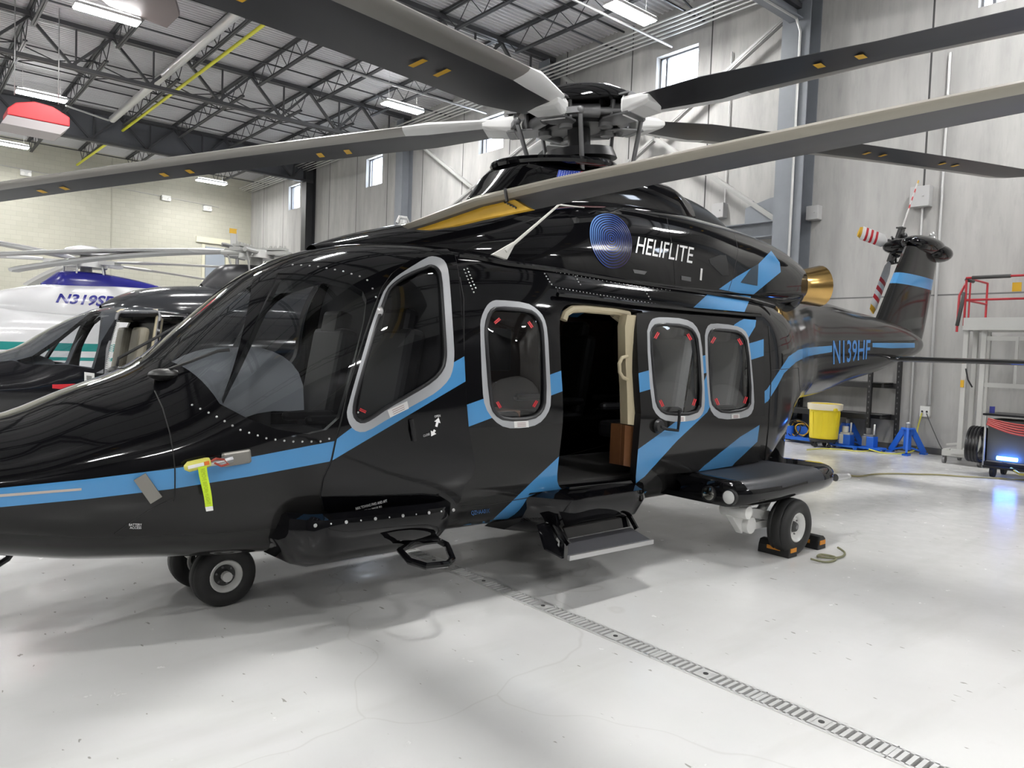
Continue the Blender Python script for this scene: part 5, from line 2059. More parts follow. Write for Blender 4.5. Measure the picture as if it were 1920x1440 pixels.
def loose_items(F, tipq):
    K = paints()
    # ground covers and chocks that belong to nobody but lie about
    lime = mat('lime_ribbon', (.55, .75, .02), .5)
    t = empty('probe_cover', tipq, 'yellow-edged probe cover with a hanging lime ribbon on the black nose', 'probe cover')
    m = MB()
    a, b = at(346, 877, 'y', tipq.y - .02), at(393, 866, 'y', tipq.y - .02)
    m.tube([a, a.lerp(b, .15), a.lerp(b, .85), b], [.012, .026, .026, .022], 10)
    m.build('sleeve', mat('cover_yellow', (.62, .60, .12), .5), t)
    m = MB()
    y = tipq.y - .05
    m.prism([at(352, 874, 'y', y), at(382, 867, 'y', y), at(383, 873, 'y', y), at(353, 880, 'y', y)], (0, .004, 0))
    m.build('tag_label', K['label'], t)
    m = MB()
    m.prism([at(383, 866, 'y', y), at(392, 864, 'y', y), at(393, 871, 'y', y), at(384, 873, 'y', y)], (0, .004, 0))
    m.build('orange_end', mat('tag_orange', (.7, .16, .02), .5), t)
    m = MB()
    cols = []
    for i in range(9):
        q = i / 8
        l, r = at(371 + 14.5 * q, 876 + 75 * q, 'y', y), at(387 + 12 * q, 873 + 76 * q, 'y', y)
        wv = .006 * math.sin(q * 7)
        cols.append([l + Vector((0, wv, 0)), r + Vector((0, wv - .004, 0))])
    m.grid(cols)
    m.grid([[p + Vector((0, .002, 0)) for p in c] for c in cols])
    m.build('ribbon', lime, t)
    m = MB()
    m.prism([at(385, 951, 'y', y), at(399, 949, 'y', y), at(400, 957, 'y', y), at(387, 959, 'y', y)], (0, .003, 0))
    m.build('ribbon_end', K['label'], t)
    V, Fc = text2d('REMOVE BEFORE FLIGHT')
    me_v = []
    for x, yy in V:
        q = .06 + .88 * x
        l, r = at(371 + 14.5 * q, 876 + 75 * q, 'y', y - .008), at(387 + 12 * q, 873 + 76 * q, 'y', y - .008)
        me_v.append(l.lerp(r, .25 + .5 * yy))
    m = MB()
    m.add(me_v, Fc)
    m.build('ribbon_text', mat('lime_ink', (.30, .42, .01), .6), t, fixn=False)
    m = MB()
    m.tube([b, at(405, 860, 'y', tipq.y - .03), at(420, 862, 'y', tipq.y), at(428, 870, 'y', tipq.y - .02), at(415, 874, 'y', tipq.y - .03), at(402, 868, 'y', tipq.y - .02)], .006, 6)
    m.build('cord', mat('cord_red', (.35, .05, .03), .6), t)
    # wheel chocks
    ck = mat('chock_rubber', (.012, .012, .012), .6)
    yl = mat('chock_orange', (.65, .25, .02), .5)

    def chock(cx, cy, sgn, lb):
        t = empty('wheel_chock', (cx, cy, 0), lb, 'wheel chock', 'chocks at the main wheel')
        m = MB()
        m.prism([(cx - .07, cy - .14, 0), (cx + .07, cy - .14, 0), (cx + .055, cy - .14, .09), (cx + .02, cy - .14, .115), (cx - .04, cy - .14, .11), (cx - .06, cy - .14, .07)], (0, .28, 0))
        m.build('block', ck, t, bevel=.006)
        m = MB()
        m.box((cx - .062, cy, .06), (.006, .12, .03))
        m.build('reflector', yl, t)
        m = MB()
        m.box((cx, cy - .143, .06), (.09, .006, .035))
        m.build('reflector', yl, t)
        return t
    ca, cb_ = at(1457, 1038, 'z', 0), at(1512, 1023, 'z', 0)
    chock(ca.x, ca.y, -1, 'black rubber chock in front of the near main wheel')
    chock(cb_.x, cb_.y, 1, 'black rubber chock behind the near main wheel')
    m = MB()
    pts = [(4.08, -1.85, .03), (4.16, -1.93, .012), (4.28, -1.95, .012), (4.38, -1.9, .012), (4.36, -1.8, .012), (4.26, -1.82, .014), (4.3, -1.92, .02), (4.45, -1.93, .012), (4.6, -1.88, .012), (4.66, -1.78, .03)]
    sm_ = []
    for i in range(len(pts) - 1):
        a, b = Vector(pts[i]), Vector(pts[i + 1])
        p0 = Vector(pts[max(0, i - 1)])
        p3 = Vector(pts[min(len(pts) - 1, i + 2)])
        for k in range(5):
            q = k / 5
            sm_.append(.5 * ((2 * a) + (b - p0) * q + (2 * p0 - 5 * a + 4 * b - p3) * q * q + (3 * a - p0 - 3 * b + p3) * q ** 3))
    m.tube(sm_, .009, 6)
    setp(m.build('chock_rope', mat('rope_olive', (.22, .22, .13), .7)), 'looped olive rope joining the two black chocks', 'rope')
    # tow bar at the left edge
    m = MB()
    tb = mat('towbar_black', (.012, .012, .014), .45)
    m.tube([at(-70, 1042, 'y', -.02), at(-5, 1028, 'y', -.02), at(25, 1021, 'y', -.01), at(55, 1019, 'y', 0)], [.04, .04, .035, .004], 10)
    t = setp(m.build('tow_bar', tb), 'black tow bar arm reaching under the helicopter nose at the left edge', 'tow bar')
    m = MB()
    m.tube([at(27, 1018, 'y', -.02), at(25, 1032, 'y', -.03), at(14, 1048, 'y', -.04), at(-2, 1058, 'y', -.05), at(-30, 1068, 'y', -.05)], .016, 8)
    m.tube([at(-30, 1068, 'y', -.05), at(-75, 1080, 'y', -.05), (-2.2, -.3, .05)], .016, 8)
    m.build('handle_loop', tb, t)
    # neighbour's blade reaching over the roof
    t = empty('rotor_blade', (.8, -.9, 2.3), 'beige and grey rotor blade with yellow tip, crossing in front of the rotor mast', 'rotor blade')
    up_, lo_ = [], []
    XF = .8
    edge = [(765, 420), (800, 406), (853, 384.5), (900, 366), (948, 355), (1050, 331), (1200, 300), (1400, 257), (1600, 215), (1800, 175), (1920, 151), (2200, 93)]
    mid = [(770, 429), (805, 419), (857, 401), (903, 385), (951, 374), (1052, 351), (1201, 322), (1400, 281), (1600, 240), (1800, 200), (1920, 177), (2200, 120)]
    m = MB()
    rows = []
    for (e, q) in zip(edge, mid):
        a = at(*e, 'x', XF)
        b = at(*q, 'x', XF)
        y_ = a.y
        zt, zb = a.z, b.z
        h = max((zt - zb) / 2, .012)
        cz = (zt + zb) / 2
        k = 1.0
        ch = min(.26, .05 + (-.7 - y_) * .35)
        ub = [(765, 421), (993, 392), (1230, 345), (1339, 322.5), (1492, 294), (1920, 211), (2200, 157)]
        uu_ = q[0]
        for w_ in range(6):
            if ub[w_][0] <= uu_ <= ub[w_ + 1][0]: vv_ = ub[w_][1] + (ub[w_ + 1][1] - ub[w_][1]) * (uu_ - ub[w_][0]) / (ub[w_ + 1][0] - ub[w_][0])
        tz = at(uu_, vv_, 'x', XF + ch)
        if uu_ < 990: tz = Vector((XF + ch, y_, cz - h))
        rows.append([Vector((XF - .0, y_, cz - h * .9)), Vector((XF - .035, y_, cz - h * .3)), Vector((XF - .04, y_, cz + h * .1)), Vector((XF - .02, y_, cz + h * .75)), Vector((XF + .02, y_, cz + h)),
                     Vector((XF + ch * .5, y_, max(cz + h * .7, tz.z + .02))), Vector((XF + ch, y_, tz.z)), Vector((XF + ch * .5, y_, (cz - h + tz.z) / 2 - .006))])
    last = rows[-1]
    rows.append([p + Vector((0, -5.5, .02)) for p in last])
    for i in range(len(rows) - 1):
        for j in range(8):
            mi = 0 if j in (0, 1, 2, 3) else 1
            m.add([rows[i][j], rows[i][(j + 1) % 8], rows[i + 1][(j + 1) % 8], rows[i + 1][j]], [(0, 1, 2, 3)], mi, True)
    m.add(rows[0], [tuple(range(8))])
    m.add(rows[-1], [tuple(range(8))])
    bb = m.build('blade_skin', [mat('blade_beige_edge', (.30, .28, .235), .4, .15), mat('blade_grey_under', (.065, .063, .066), .45)], t)
    tr = bvh_of([bb])
    m = MB()
    # yellow tip flag: trailing flap of the tip, hanging just under the skin
    ya = [at(u_, v_, 'x', XF + .03) for u_, v_ in ((776, 430), (812, 419), (860, 403), (905, 388), (937, 379), (945, 372), (966, 375), (980, 384), (995, 392), (960, 399), (900, 411), (850, 423), (800, 431))]
    m.prism(ya, (.03, 0, 0))
    yo = m.build('yellow_tip', K['yellow'], t)
    m = MB()
    for (u_, v_) in ((946, 379), (951, 381.5), (956, 384), (961, 386.5), (966, 389)):
        m.bar(at(u_ - 1.6, v_ - 2.2, 'x', XF + .024), at(u_ + 1.8, v_ + 1.4, 'x', XF + .024), .004, .007)
    m.build('tip_marking', K['rim'], t)
    m = MB()
    a, b = at(947, 354, 'x', XF - .045), at(951, 378, 'x', XF - .045)
    m.bar(a, b, .012, .012)
    m.build('tip_joint', K['rim'], t)
# ------------------------------------------------------------------ the two helicopters behind
def neighbours():
    K = paints()
    gp = mat('dark_grey_metallic', (.055, .06, .068), .18, coat=.4)
    gb = mat('neighbour_black', (.008, .008, .010), .12, coat=.3)
    yc = 6.3
    st = [(-2.3, .03, .98, .92, .95, 2, 2), (-2.2, .22, 1.06, .8, .93, 2, 2), (-1.9, .42, 1.16, .66, .92, 2, 2), (-1.3, .62, 1.24, .52, .92, 2.2, 2.4), (-.8, .72, 1.30, .46, .93, 2.2, 2.6), (-.35, .78, 1.42, .43, .95, 2.2, 2.8),
          (.0, .82, 1.66, .42, 1.0, 2.3, 3), (.35, .85, 1.87, .42, 1.05, 2.5, 3), (.65, .87, 2.0, .42, 1.08, 2.8, 3.2), (1.0, .89, 2.06, .42, 1.1, 3.2, 3.4), (2.6, .9, 2.08, .42, 1.1, 3.4, 3.4), (4.0, .9, 2.1, .5, 1.15, 3.2, 3.2),
          (5.2, .6, 2.1, .95, 1.45, 2.8, 2.6), (6.5, .34, 2.05, 1.35, 1.7, 2.4, 2.2), (8.6, .24, 2.0, 1.55, 1.8, 2.2, 2.2), (9.6, .05, 1.95, 1.8, 1.85, 2, 2)]
    root = empty('helicopter', (0, yc, 0), 'dark grey helicopter with an open beige-lined side door, parked behind the black one', 'helicopter')
    G = Loft(st, yc)
    P = lambda pts, c=(200, 650): G.poly_px(pts, 6, False, c)
    ws = P([(30, 676), (60, 668), (110, 634), (152, 600), (178, 580), (190, 585), (168, 612), (140, 645), (122, 680), (100, 683), (50, 683)])
    win = P([(128, 683), (172, 689), (186, 640), (193, 596), (185, 594), (166, 611), (147, 640)])
    door = P([(199, 702), (203, 655), (221, 592), (226, 588), (296, 588), (299, 592), (290, 650), (276, 712), (240, 712)])
    dark = P([(-30, 690), (20, 684), (200, 695), (200, 760), (130, 800), (-30, 850)])
    band = P([(-60, 682), (22, 676), (60, 683), (128, 684), (176, 692), (190, 640), (222, 588), (300, 586), (700, 590), (700, 640), (600, 700), (180, 760), (-60, 850)])
    win2 = P([(303, 592), (345, 594), (345, 640), (318, 690), (292, 690)])
    red = P([(98, 721), (157, 719), (150, 733), (98, 728)])
    for (nm, _) in ((0, 0),): pass
    spec = {'b': ('fuselage', {'g': gp, 'k': gb, 'r': K['red'], 'rim': K['seal']}, .05), 'w': ('windshield', {'g': K['wglass']}, 0), 's': ('cockpit_window', {'g': glass('clear_pane', (.85, .86, .87), .04)}, 0),
            'd2': ('cabin_window', {'g': K['glass']}, 0)}
    wsm = mirror(ws)
    mk = skin(G, (-2.3, 9.6, 0, 2 * PI), .11, 72, [(ws, 'w'), (wsm, 'w2'), (win, 's'), (mirror(win), 's2'), (door, None), (mirror(door), None), (win2, 'd2')], [(band, 'b', 'k'), (dark, 'b', 'k'), (red, 'b', 'r')], 'b',
              dict(spec, w2=('windshield', {'g': K['wglass']}, 0), s2=('cockpit_window', {'g': MATS['clear_pane']}, 0)), root)
    body = mk['b']
    tr = bvh_of([body])
    decal_mesh([(158, 697.5), (177, 700), (177, 721), (158, 719)], [(0, 1, 2, 3)], tr, body, 'door_placard', K['label'], off=.004)
    decal_mesh([(162, 704), (172, 705), (172, 713), (162, 712)], [(0, 1, 2, 3)], tr, body, 'placard_picture', mat('placard_grey', (.2, .2, .19), .6), off=.006)
    # door frame pillar and open sill
    m = MB()
    fr = []
    for u_, v_ in ((198, 704), (202, 655), (221, 590), (227, 586), (296, 586), (300, 592), (291, 650), (277, 714)):
        h = G.px(u_, v_, (240, 640))
        fr.append(G.pt(*h) + G.nrm(*h) * .01)
    m.tube(fr, .02, 8)
    m.build('door_frame', mat('frame_grey', (.18, .18, .19), .35), root)
    m = MB()
    m.tube([p + Vector((.02, .09, -.01)) for p in fr[2:7]] + [fr[7] + Vector((0, .09, 0))], .05, 8)
    m.build('door_lining', K['beige'], root)
    m = MB()
    h1, h2 = G.px(186, 700, (240, 640)), G.px(197, 592, (240, 640))
    m.bar(G.pt(*h1), G.pt(*h2), .09, .02)
    m.build('door_pillar', mat('pillar_grey', (.13, .135, .14), .35), root)
    # cockpit door swung forward: clear pane in a slim frame, with a coiled vent hose
    m = MB()
    pts = [at(u_, v_, 'y', 5.35) for u_, v_ in ((200, 692), (206, 650), (215, 620), (222, 604))]
    n = 26
    hp = []
    for i in range(n * 6):
        q = i / (n * 6 - 1)
        a, b = pts[0], pts[-1]
        c = pts[0].lerp(pts[-1], q)
        hp.append(c + Vector((.02 * math.cos(i * PI / 3), .02 * math.sin(i * PI / 3), 0)))
    m.tube(hp, .004, 4)
    m.build('coiled_hose', K['label'], root)
    # seats and cabin
    def seat(x, y, face, m_):
        g = MB()
        g.box((x, y, 1.0), (.45, .45, .14))
        g.box((x + face * .22, y, 1.38), (.13, .45, .75), rot=Matrix.Rotation(.15 * face, 3, 'Y'))
        return g.build('seat', m_, root, bevel=.05)
    bs = mat('cream_seat', (.40, .37, .29), .5)
    for y in (-.4, .4):
        seat(.75, yc + y, 1, bs)
        seat(1.5, yc + y, 1, bs)
    m = MB()
    m.box((1.4, yc, .78), (2.8, 1.5, .05))
    m.box((1.28, yc + .3, 1.4), (.03, .9, 1.2))
    m.build('cabin_floor', K['dark'], root)
    m = MB()
    rows = []
    for i in range(7):
        t = i / 6
        x = -.55 + .6 * t
        rows.append([Vector((x, yc + (.5 + .15 * t) * math.cos(a), .95 + (.35 + .08 * math.sin(PI * t)) * math.sin(a) ** .6)) for a in [PI * k / 12 for k in range(13)]])
    m.grid(rows)
    m.build('glareshield', MATS['glareshield_grey'], root)
    # cowl and mast
    cw = [(.62, .1, 2.03, 1.9, 1.95, 2, 2), (.78, .38, 2.14, 1.8, 1.95, 2.2, 2), (1.05, .52, 2.26, 1.8, 1.95, 2.3, 2), (1.5, .62, 2.35, 1.8, 1.95, 2.4, 2), (2.2, .66, 2.40, 1.8, 1.95, 2.5, 2), (3.5, .62, 2.42, 1.8, 1.95, 2.5, 2), (5.0, .4, 2.3, 1.8, 2, 2.3, 2)]
    skin(Loft(cw, yc), (.62, 5.0, .5, 2 * PI - .5), .1, 48, [], [], 'c', {'c': ('engine_cowling', {'k': mat('cowl_darkgrey', (.035, .037, .042), .16, coat=.4)}, 0)}, root)
    mf = [(1.9, .1, 2.42, 2.2, 2.3, 2.4, 2), (2.05, .2, 2.60, 2.2, 2.3, 2.8, 2), (2.2, .26, 2.72, 2.2, 2.3, 3, 2), (2.7, .3, 2.76, 2.2, 2.3, 3, 2), (3.3, .3, 2.7, 2.2, 2.3, 3, 2), (3.9, .2, 2.5, 2.2, 2.3, 3, 2)]
    skin(Loft(mf, yc), (1.9, 3.9, .5, 2 * PI - .5), .1, 36, [], [], 'c', {'c': ('mast_fairing', {'k': K['bladeu']}, 0)}, root)
    m = MB()
    m.cyl((2.7, yc, 2.6), (2.7, yc, 3.0), .09, n=14)
    m.cyl((2.7, yc, 2.86), (2.7, yc, 2.98), .26, .24, n=20)
    rnd = random.Random(5)
    for k in range(4):
        a = R(35 + 90 * k)
        d = Vector((math.cos(a), math.sin(a), 0))
        w = Vector((-d.y, d.x, 0))
        c = Vector((2.7, yc, 2.94))
        m.bar(c, c + d * .55, .16, .05)
        m.bar(c + Vector((0, 0, .06)), c + d * .5 + Vector((0, 0, .06)), .13, .03)
        m.cyl(c + d * .1 + w * .12, c + d * .5 + w * .14, .035, n=8)
        m.cyl(c + d * .42 + w * .12, c + d * .3 + w * .1 - Vector((0, 0, .35)), .014, n=6)
        for q in range(5):
            m.cyl(c + d * (.15 + .08 * q) + Vector((0, 0, .05)), c + d * (.15 + .08 * q) + Vector((0, 0, .11)), .02, n=6)
    m.build('rotor_hub', mat('hub_white_grey', (.50, .50, .48), .35, .3), root)
    m = MB()
    m.tube([(2.15, yc - .1, 3.0), (2.2, yc - .1, 3.0), (2.3, yc - .12, 2.98)], .03, 6)
    m.build('hub_clamp', K['titan'], root)
    Kb = dict(K)
    Kb['bladeu'] = mat('blade_mid_grey', (.23, .225, .22), .4)
    Kb['bladel'] = mat('blade_edge_light', (.55, .55, .55), .3, .3)
    hub = Vector((2.7, yc, 2.95))
    # blades swept back along the line of sight towards the left edge
    for az, dz in ((R(112), -.012), (R(104), -.03), (R(-70), -.0), (R(10), 0)):
        pass
    for (p1, z1, bend) in (((-.2, 10.9), 2.95, .06), ((-.1, 11.4), 2.72, .09)):
        d = Vector((p1[0] - hub.x, p1[1] - hub.y, 0))
        az = math.atan2(d.y, d.x)
        zf = lambda r, z1=z1, b=bend: 2.96 + (z1 - 2.96) * (r / 5.3) ** 1.6 + b * math.sin(min(1, r / 5.3) * PI) * .6
        blade(hub, az, .5, 5.4, .34, zf, root, Kb, 'rotor_blade', pitch=R(4), n=24)
    blade(hub, R(12), .5, 5.4, .34, lambda r: 2.96 - .004 * r * r, root, Kb, 'rotor_blade', pitch=R(4), n=18)
    blade(hub, R(300), .5, 2.2, .30, lambda r: 2.96 - .004 * r * r, root, Kb, 'rotor_blade', pitch=R(4), n=12) if False else None
    for s in (-1, 1):
        wheel((3.4, yc + s * 1.05, .2), (0, s, 0), .2, .15, K, root, 'main_wheel')
        m = MB()
        m.bar((3.4, yc + s * .98, .2), (3.3, yc + s * .6, .6), .07, .07)
        m.build('gear_leg', K['white'], root)
    wheel((-.6, yc, .17), (0, -1, 0), .17, .12, K, root, 'nose_wheel')
    m = MB()
    m.cyl((-.6, yc + .1, .17), (-.55, yc + .1, .6), .03, n=10)
    m.build('gear_leg', K['white'], root)
    # ------------------------------------------------ white helicopter
    yw = 13.9
    W = mat('gloss_white_paint', (.74, .74, .75), .15, coat=.4)
    B = mat('deep_blue_paint', (.018, .018, .22), .25)
    T = mat('teal_stripe_paint', (.02, .27, .25), .3)
    st = [(-3.6, .03, 1.1, 1.05, 1.07, 2, 2), (-3.4, .3, 1.25, .9, 1.05, 2, 2), (-2.6, .7, 1.45, .66, 1.05, 2.2, 2.4), (-1.8, .9, 1.75, .58, 1.1, 2.3, 2.8), (-1.2, 1.0, 2.05, .56, 1.15, 2.5, 3), (-.6, 1.05, 2.2, .56, 1.2, 3, 3.2),
          (.5, 1.06, 2.26, .56, 1.2, 3.2, 3.2), (3.6, 1.06, 2.3, .6, 1.25, 3.2, 3.2), (5.2, .8, 2.3, .95, 1.5, 3, 2.8), (7.2, .4, 2.25, 1.45, 1.85, 2.4, 2.3), (10.3, .22, 2.2, 1.8, 2.0, 2.2, 2.2), (10.8, .04, 2.1, 1.9, 2.0, 2, 2)]
    root2 = empty('helicopter', (0, yw, 0), 'white helicopter with a blue mast fairing and blue registration, farthest at the left', 'helicopter')
    H = Loft(st, yw)
    s1 = [(x, H.inv(Vector((x, yw - 1, z)))[1]) for x, z in ((-1.5, 1.33), (3.4, 1.47))] + [(x, H.inv(Vector((x, yw - 1, z)))[1]) for x, z in ((3.4, 1.32), (-1.5, 1.2))]
    s2 = [(x, H.inv(Vector((x, yw - 1, z)))[1]) for x, z in ((-1.5, 1.10), (3.4, 1.20))] + [(x, H.inv(Vector((x, yw - 1, z)))[1]) for x, z in ((3.4, 1.13), (-1.5, 1.04))]

    def dens(q):
        out = []
        for i in range(len(q)):
            a, b = q[i], q[(i + 1) % len(q)]
            for k in range(12): out.append((a[0] + (b[0] - a[0]) * k / 12, a[1] + (b[1] - a[1]) * k / 12))
        return out
    s1, s2 = dens(s1), dens(s2)
    mk2 = skin(H, (-3.6, 10.8, 0, 2 * PI), .2, 56, [], [(s1, 'b', 't'), (s2, 'b', 't')], 'b', {'b': ('fuselage', {'w': W, 't': T}, 0)}, root2)
    cw = [(-1.1, .1, 2.16, 2.0, 2.1, 2, 2), (-.7, .4, 2.28, 1.9, 2.1, 2.2, 2), (0, .7, 2.43, 1.9, 2.1, 2.4, 2), (.7, .85, 2.62, 1.9, 2.1, 2.4, 2), (1.4, .92, 2.74, 1.9, 2.1, 2.5, 2), (2.4, .92, 2.80, 1.9, 2.1, 2.5, 2), (3.6, .85, 2.76, 1.9, 2.1, 2.5, 2), (5.2, .5, 2.5, 2.0, 2.2, 2.4, 2)]
    CWL = Loft(cw, yw)
    c2 = skin(CWL, (-1.1, 5.2, .5, 2 * PI - .5), .12, 56, [], [], 'c', {'c': ('engine_cowling', {'w': W}, 0)}, root2)['c']
    bf = [(1.0, .1, 2.72, 2.4, 2.6, 2, 2), (1.15, .35, 2.84, 2.4, 2.6, 2.6, 2), (1.35, .5, 3.0, 2.4, 2.6, 3, 2), (1.9, .55, 3.03, 2.4, 2.6, 3, 2), (2.6, .5, 2.97, 2.4, 2.6, 2.6, 2), (3.6, .3, 2.8, 2.4, 2.6, 2.2, 2)]
    skin(Loft(bf, yw), (1.0, 3.6, .5, 2 * PI - .5), .1, 40, [], [], 'c', {'c': ('mast_fairing', {'b': B}, 0)}, root2)
    tr2 = bvh_of([c2, mk2['b']])
    text_px('N319SP', [(109, 550.5), (216, 556), (213, 577), (104, 568)], tr2, c2, 'lettering', B, bold=.03, shear=.15, off=.01)
    m = MB()
    hc = Vector((1.85, yw, 3.42))
    m.cyl((1.85, yw, 2.95), (1.85, yw, 3.4), .12, n=14)
    m.cyl((1.85, yw, 3.12), (1.85, yw, 3.3), .42, .4, n=20)
    for k in range(5):
        a = R(20 + 72 * k)
        m.bar(hc - Vector((0, 0, .18)), hc - Vector((0, 0, .2)) + Vector((math.cos(a), math.sin(a), 0)) * .8, .2, .08)
        m.cyl(hc + Vector((math.cos(a) * .4, math.sin(a) * .4, -.2)), hc + Vector((math.cos(a) * .45, math.sin(a) * .45, -.5)), .02, n=6)
    m.build('rotor_hub', mat('white_hub', (.55, .55, .54), .35, .2), root2)
    m = MB()
    m.lathe([(.0005, .19), (.2, .17), (.38, .11), (.5, .02), (.52, -.03), (.45, -.04), (.0005, -.05)], hc, (0, 0, 1), 28)
    m.build('rotor_cap', W, root2)
    Kw = dict(Kb)
    for az, r1 in ((R(236), 6.6), (R(308), 6.6), (R(20), 6.6), (R(92), 6.6), (R(164), 6.6)):
        blade(Vector((1.85, yw, 3.25)), az, .8, r1, .42, lambda r: 3.25 - .006 * r * r, root2, Kw, 'rotor_blade', pitch=R(4), n=18)
    for s in (-1, 1):
        wheel((4.0, yw + s * 1.2, .25), (0, s, 0), .25, .18, K, root2, 'main_wheel')
        m = MB()
        m.bar((4.0, yw + s * 1.12, .25), (3.9, yw + s * .7, .75), .08, .08)
        m.build('gear_leg', K['white'], root2)
    wheel((-1.2, yw, .2), (0, -1, 0), .2, .14, K, root2, 'nose_wheel')
    m = MB()
    m.cyl((-1.2, yw + .12, .2), (-1.2, yw + .12, .75), .035, n=10)
    m.build('gear_leg', K['white'], root2)
    # yellow-tipped blades of aircraft hidden farther back
    m = MB()
    p, q = at(432, 432, 'y', 20), at(442, 466, 'y', 20)
    p0 = at(443, 434, 'y', 20)
    t = setp(None, None) if False else None
    t = empty('tail_rotor', (q.x, 20, 0), 'upright tail rotor blade with a yellow tip, against the block wall', 'tail rotor')
    m.box(((p.x + p0.x) / 2, 20, p0.z), (abs(p0.x - p.x) + .06, .03, .16))
    m.build('blade_tip', K['yellow'], t)
    m = MB()
    m.cyl((p0.x + .02, 20, p0.z + .06), (p0.x + .04, 20, 4.4), .022, n=6)
    m.box(((p.x + p0.x) / 2, 20, p0.z - .35), (abs(p0.x - p.x) - .02, .02, .55))
    m.build('blade_body', mat('faint_blade_grey', (.48, .48, .47), .4), t)
    m = MB()
    m.cyl((p0.x + .05, 20, 0), (p0.x + .05, 20, 4.4), .06, n=8)
    m.cyl((p0.x - .35, 20, 4.5), (p0.x + .3, 20, 4.45), .12, n=10)
    m.box((p0.x + .05, 20, .05), (.8, .8, .1))
    m.build('stand', K['titan'], t)


# ------------------------------------------------------------------ things along the window wall
def equipment():
    K = paints()
    # yellow bin on its dolly
    c = at(1543, 838, 'z', 0)
    cx, cy = c.x, c.y
    t = empty('trash_can', (cx, cy, 0), 'yellow plastic trash can with a clear liner, standing by the concrete wall', 'trash can')
    ym = mat('bin_yellow', (.78, .62, .02), .4)
    m = MB()
    prof = [(.001, .17), (.25, .17), (.258, .19), (.275, .70), (.28, .78), (.30, .785), (.30, .83), (.28, .835), (.262, .83), (.225, .2), (.001, .2)]
    m.lathe(prof, (cx, cy, 0), n=40)
    for k in range(6):
        a = R(30 + 60 * k)
        m.bar((cx + math.cos(a) * .245, cy + math.sin(a) * .245, .22), (cx + math.cos(a) * .275, cy + math.sin(a) * .275, .68), .1, .02, up=(math.cos(a), math.sin(a), 0))
    m.build('bin_body', ym, t)
    m = MB()
    m.lathe([(.27, .82), (.30, .84), (.318, .835), (.315, .76), (.305, .72), (.295, .73)], (cx, cy, 0), n=40)
    m.build('bin_liner', mat('liner_plastic', (.75, .68, .52), .3), t)
    for s in (-1, 1):
        m = MB()
        m.box((cx + .12 * s, cy - .27 + (.54 if s > 0 else 0), .74), (.12, .05, .05))
        m.build('bin_handle', ym, t, bevel=.008)
    t2 = empty('bin_dolly', (cx, cy, 0), 'black round dolly on casters under the yellow trash can', 'dolly')
    m = MB()
    m.cyl((cx, cy, .11), (cx, cy, .165), .25, .27, n=32)
    m.build('platform', K['seal'], t2)
    for k in range(5):
        a = R(20 + 72 * k)
        x, y = cx + .2 * math.cos(a), cy + .2 * math.sin(a)
        m = MB()
        m.cyl((x - .012, y, .04), (x + .012, y, .04), .04, n=14)
        m.box((x, y, .08), (.04, .02, .07))
        m.build('caster', K['seal'], t2)
    # black shelving rack
    g = MB()
    t = empty('storage_rack', (12.75, 2.1, 0), 'black steel storage rack standing against the concrete wall behind the tail boom', 'rack')
    bl = mat('rack_black', (.012, .012, .013), .45)
    ya, yb, xa, xb = 3.1, 1.15, 12.66, 13.08
    for (x, y) in ((xa, ya), (xb, ya), (xa, yb + .35), (xb, yb)):
        m = MB()
        m.box((x, y, 1.0), (.07, .07, 2.0))
        for k in range(18): m.box((x - .037, y, .2 + k * .1), (.004, .02, .035), mi=1)
        m.build('upright', [bl, mat('slot_dark', (.10, .10, .10), .6)], t, fixn=False)
    for z in (.62, 1.22, 1.85):
        m = MB()
        for x in (xa, xb): m.box((x, (ya + yb) / 2 + (.17 if x == xa else 0), z), (.045, ya - yb - (.35 if x == xa else 0), .1))
        m.box(((xa + xb) / 2, ya, z), (xb - xa, .04, .06))
        m.box(((xa + xb) / 2, yb + .12, z), (xb - xa, .04, .06))
        m.box(((xa + xb) / 2, (ya + yb) / 2 + .05, z + .055), (xb - xa, ya - yb - .1, .012), mi=1)
        m.build('shelf', [bl, mat('shelf_board', (.07, .07, .07), .6)], t, fixn=False)
    m = MB()
    m.box((12.87, 1.6, 2.03), (.36, .5, .22))
    setp(m.build('cardboard_box', mat('box_cream', (.50, .47, .36), .6), bevel=.01), 'cream box on the top shelf of the black rack', 'box')
    # blue aircraft jacks
    bm_ = mat('jack_blue', (.015, .13, .62), .35)

    def jack(x, y, s, lb, pump=False):
        t = empty('aircraft_jack', (x, y, 0), lb, 'jack', 'blue aircraft jacks')
        for k in range(3):
            a = R(200 + 120 * k)
            fx, fy = x + math.cos(a) * .34 * s, y + math.sin(a) * .34 * s
            m = MB()
            m.bar((x + math.cos(a) * .07, y + math.sin(a) * .07, .50 * s), (fx, fy, .03), .10, .035, up=(-math.sin(a), math.cos(a), 0))
            m.bar((x + math.cos(a) * .05, y + math.sin(a) * .05, .12), (fx, fy, .04), .03, .03)
            m.box((fx, fy, .015), (.14, .1, .03))
            m.build('leg', bm_, t)
        m = MB()
        m.cyl((x, y, .08), (x, y, .50 * s), .065, n=16)
        m.cyl((x, y, .49 * s), (x, y, .52 * s), .12, n=16)
        m.build('cylinder', bm_, t)
        m = MB()
        m.cyl((x, y, .5 * s), (x, y, .60 * s), .035, n=12)
        m.ell((x, y, .61 * s), (.045, .045, .03), 12, 8)
        m.build('ram', K['alu'], t)
    jack(12.72, .80, .92, 'blue tripod aircraft jack nearest the wall outlet, right of the black rack')
    jack(12.87, 1.98, .86, 'blue tripod jack standing behind the two small pumps')
    wh = mat('pump_white', (.62, .63, .62), .4)
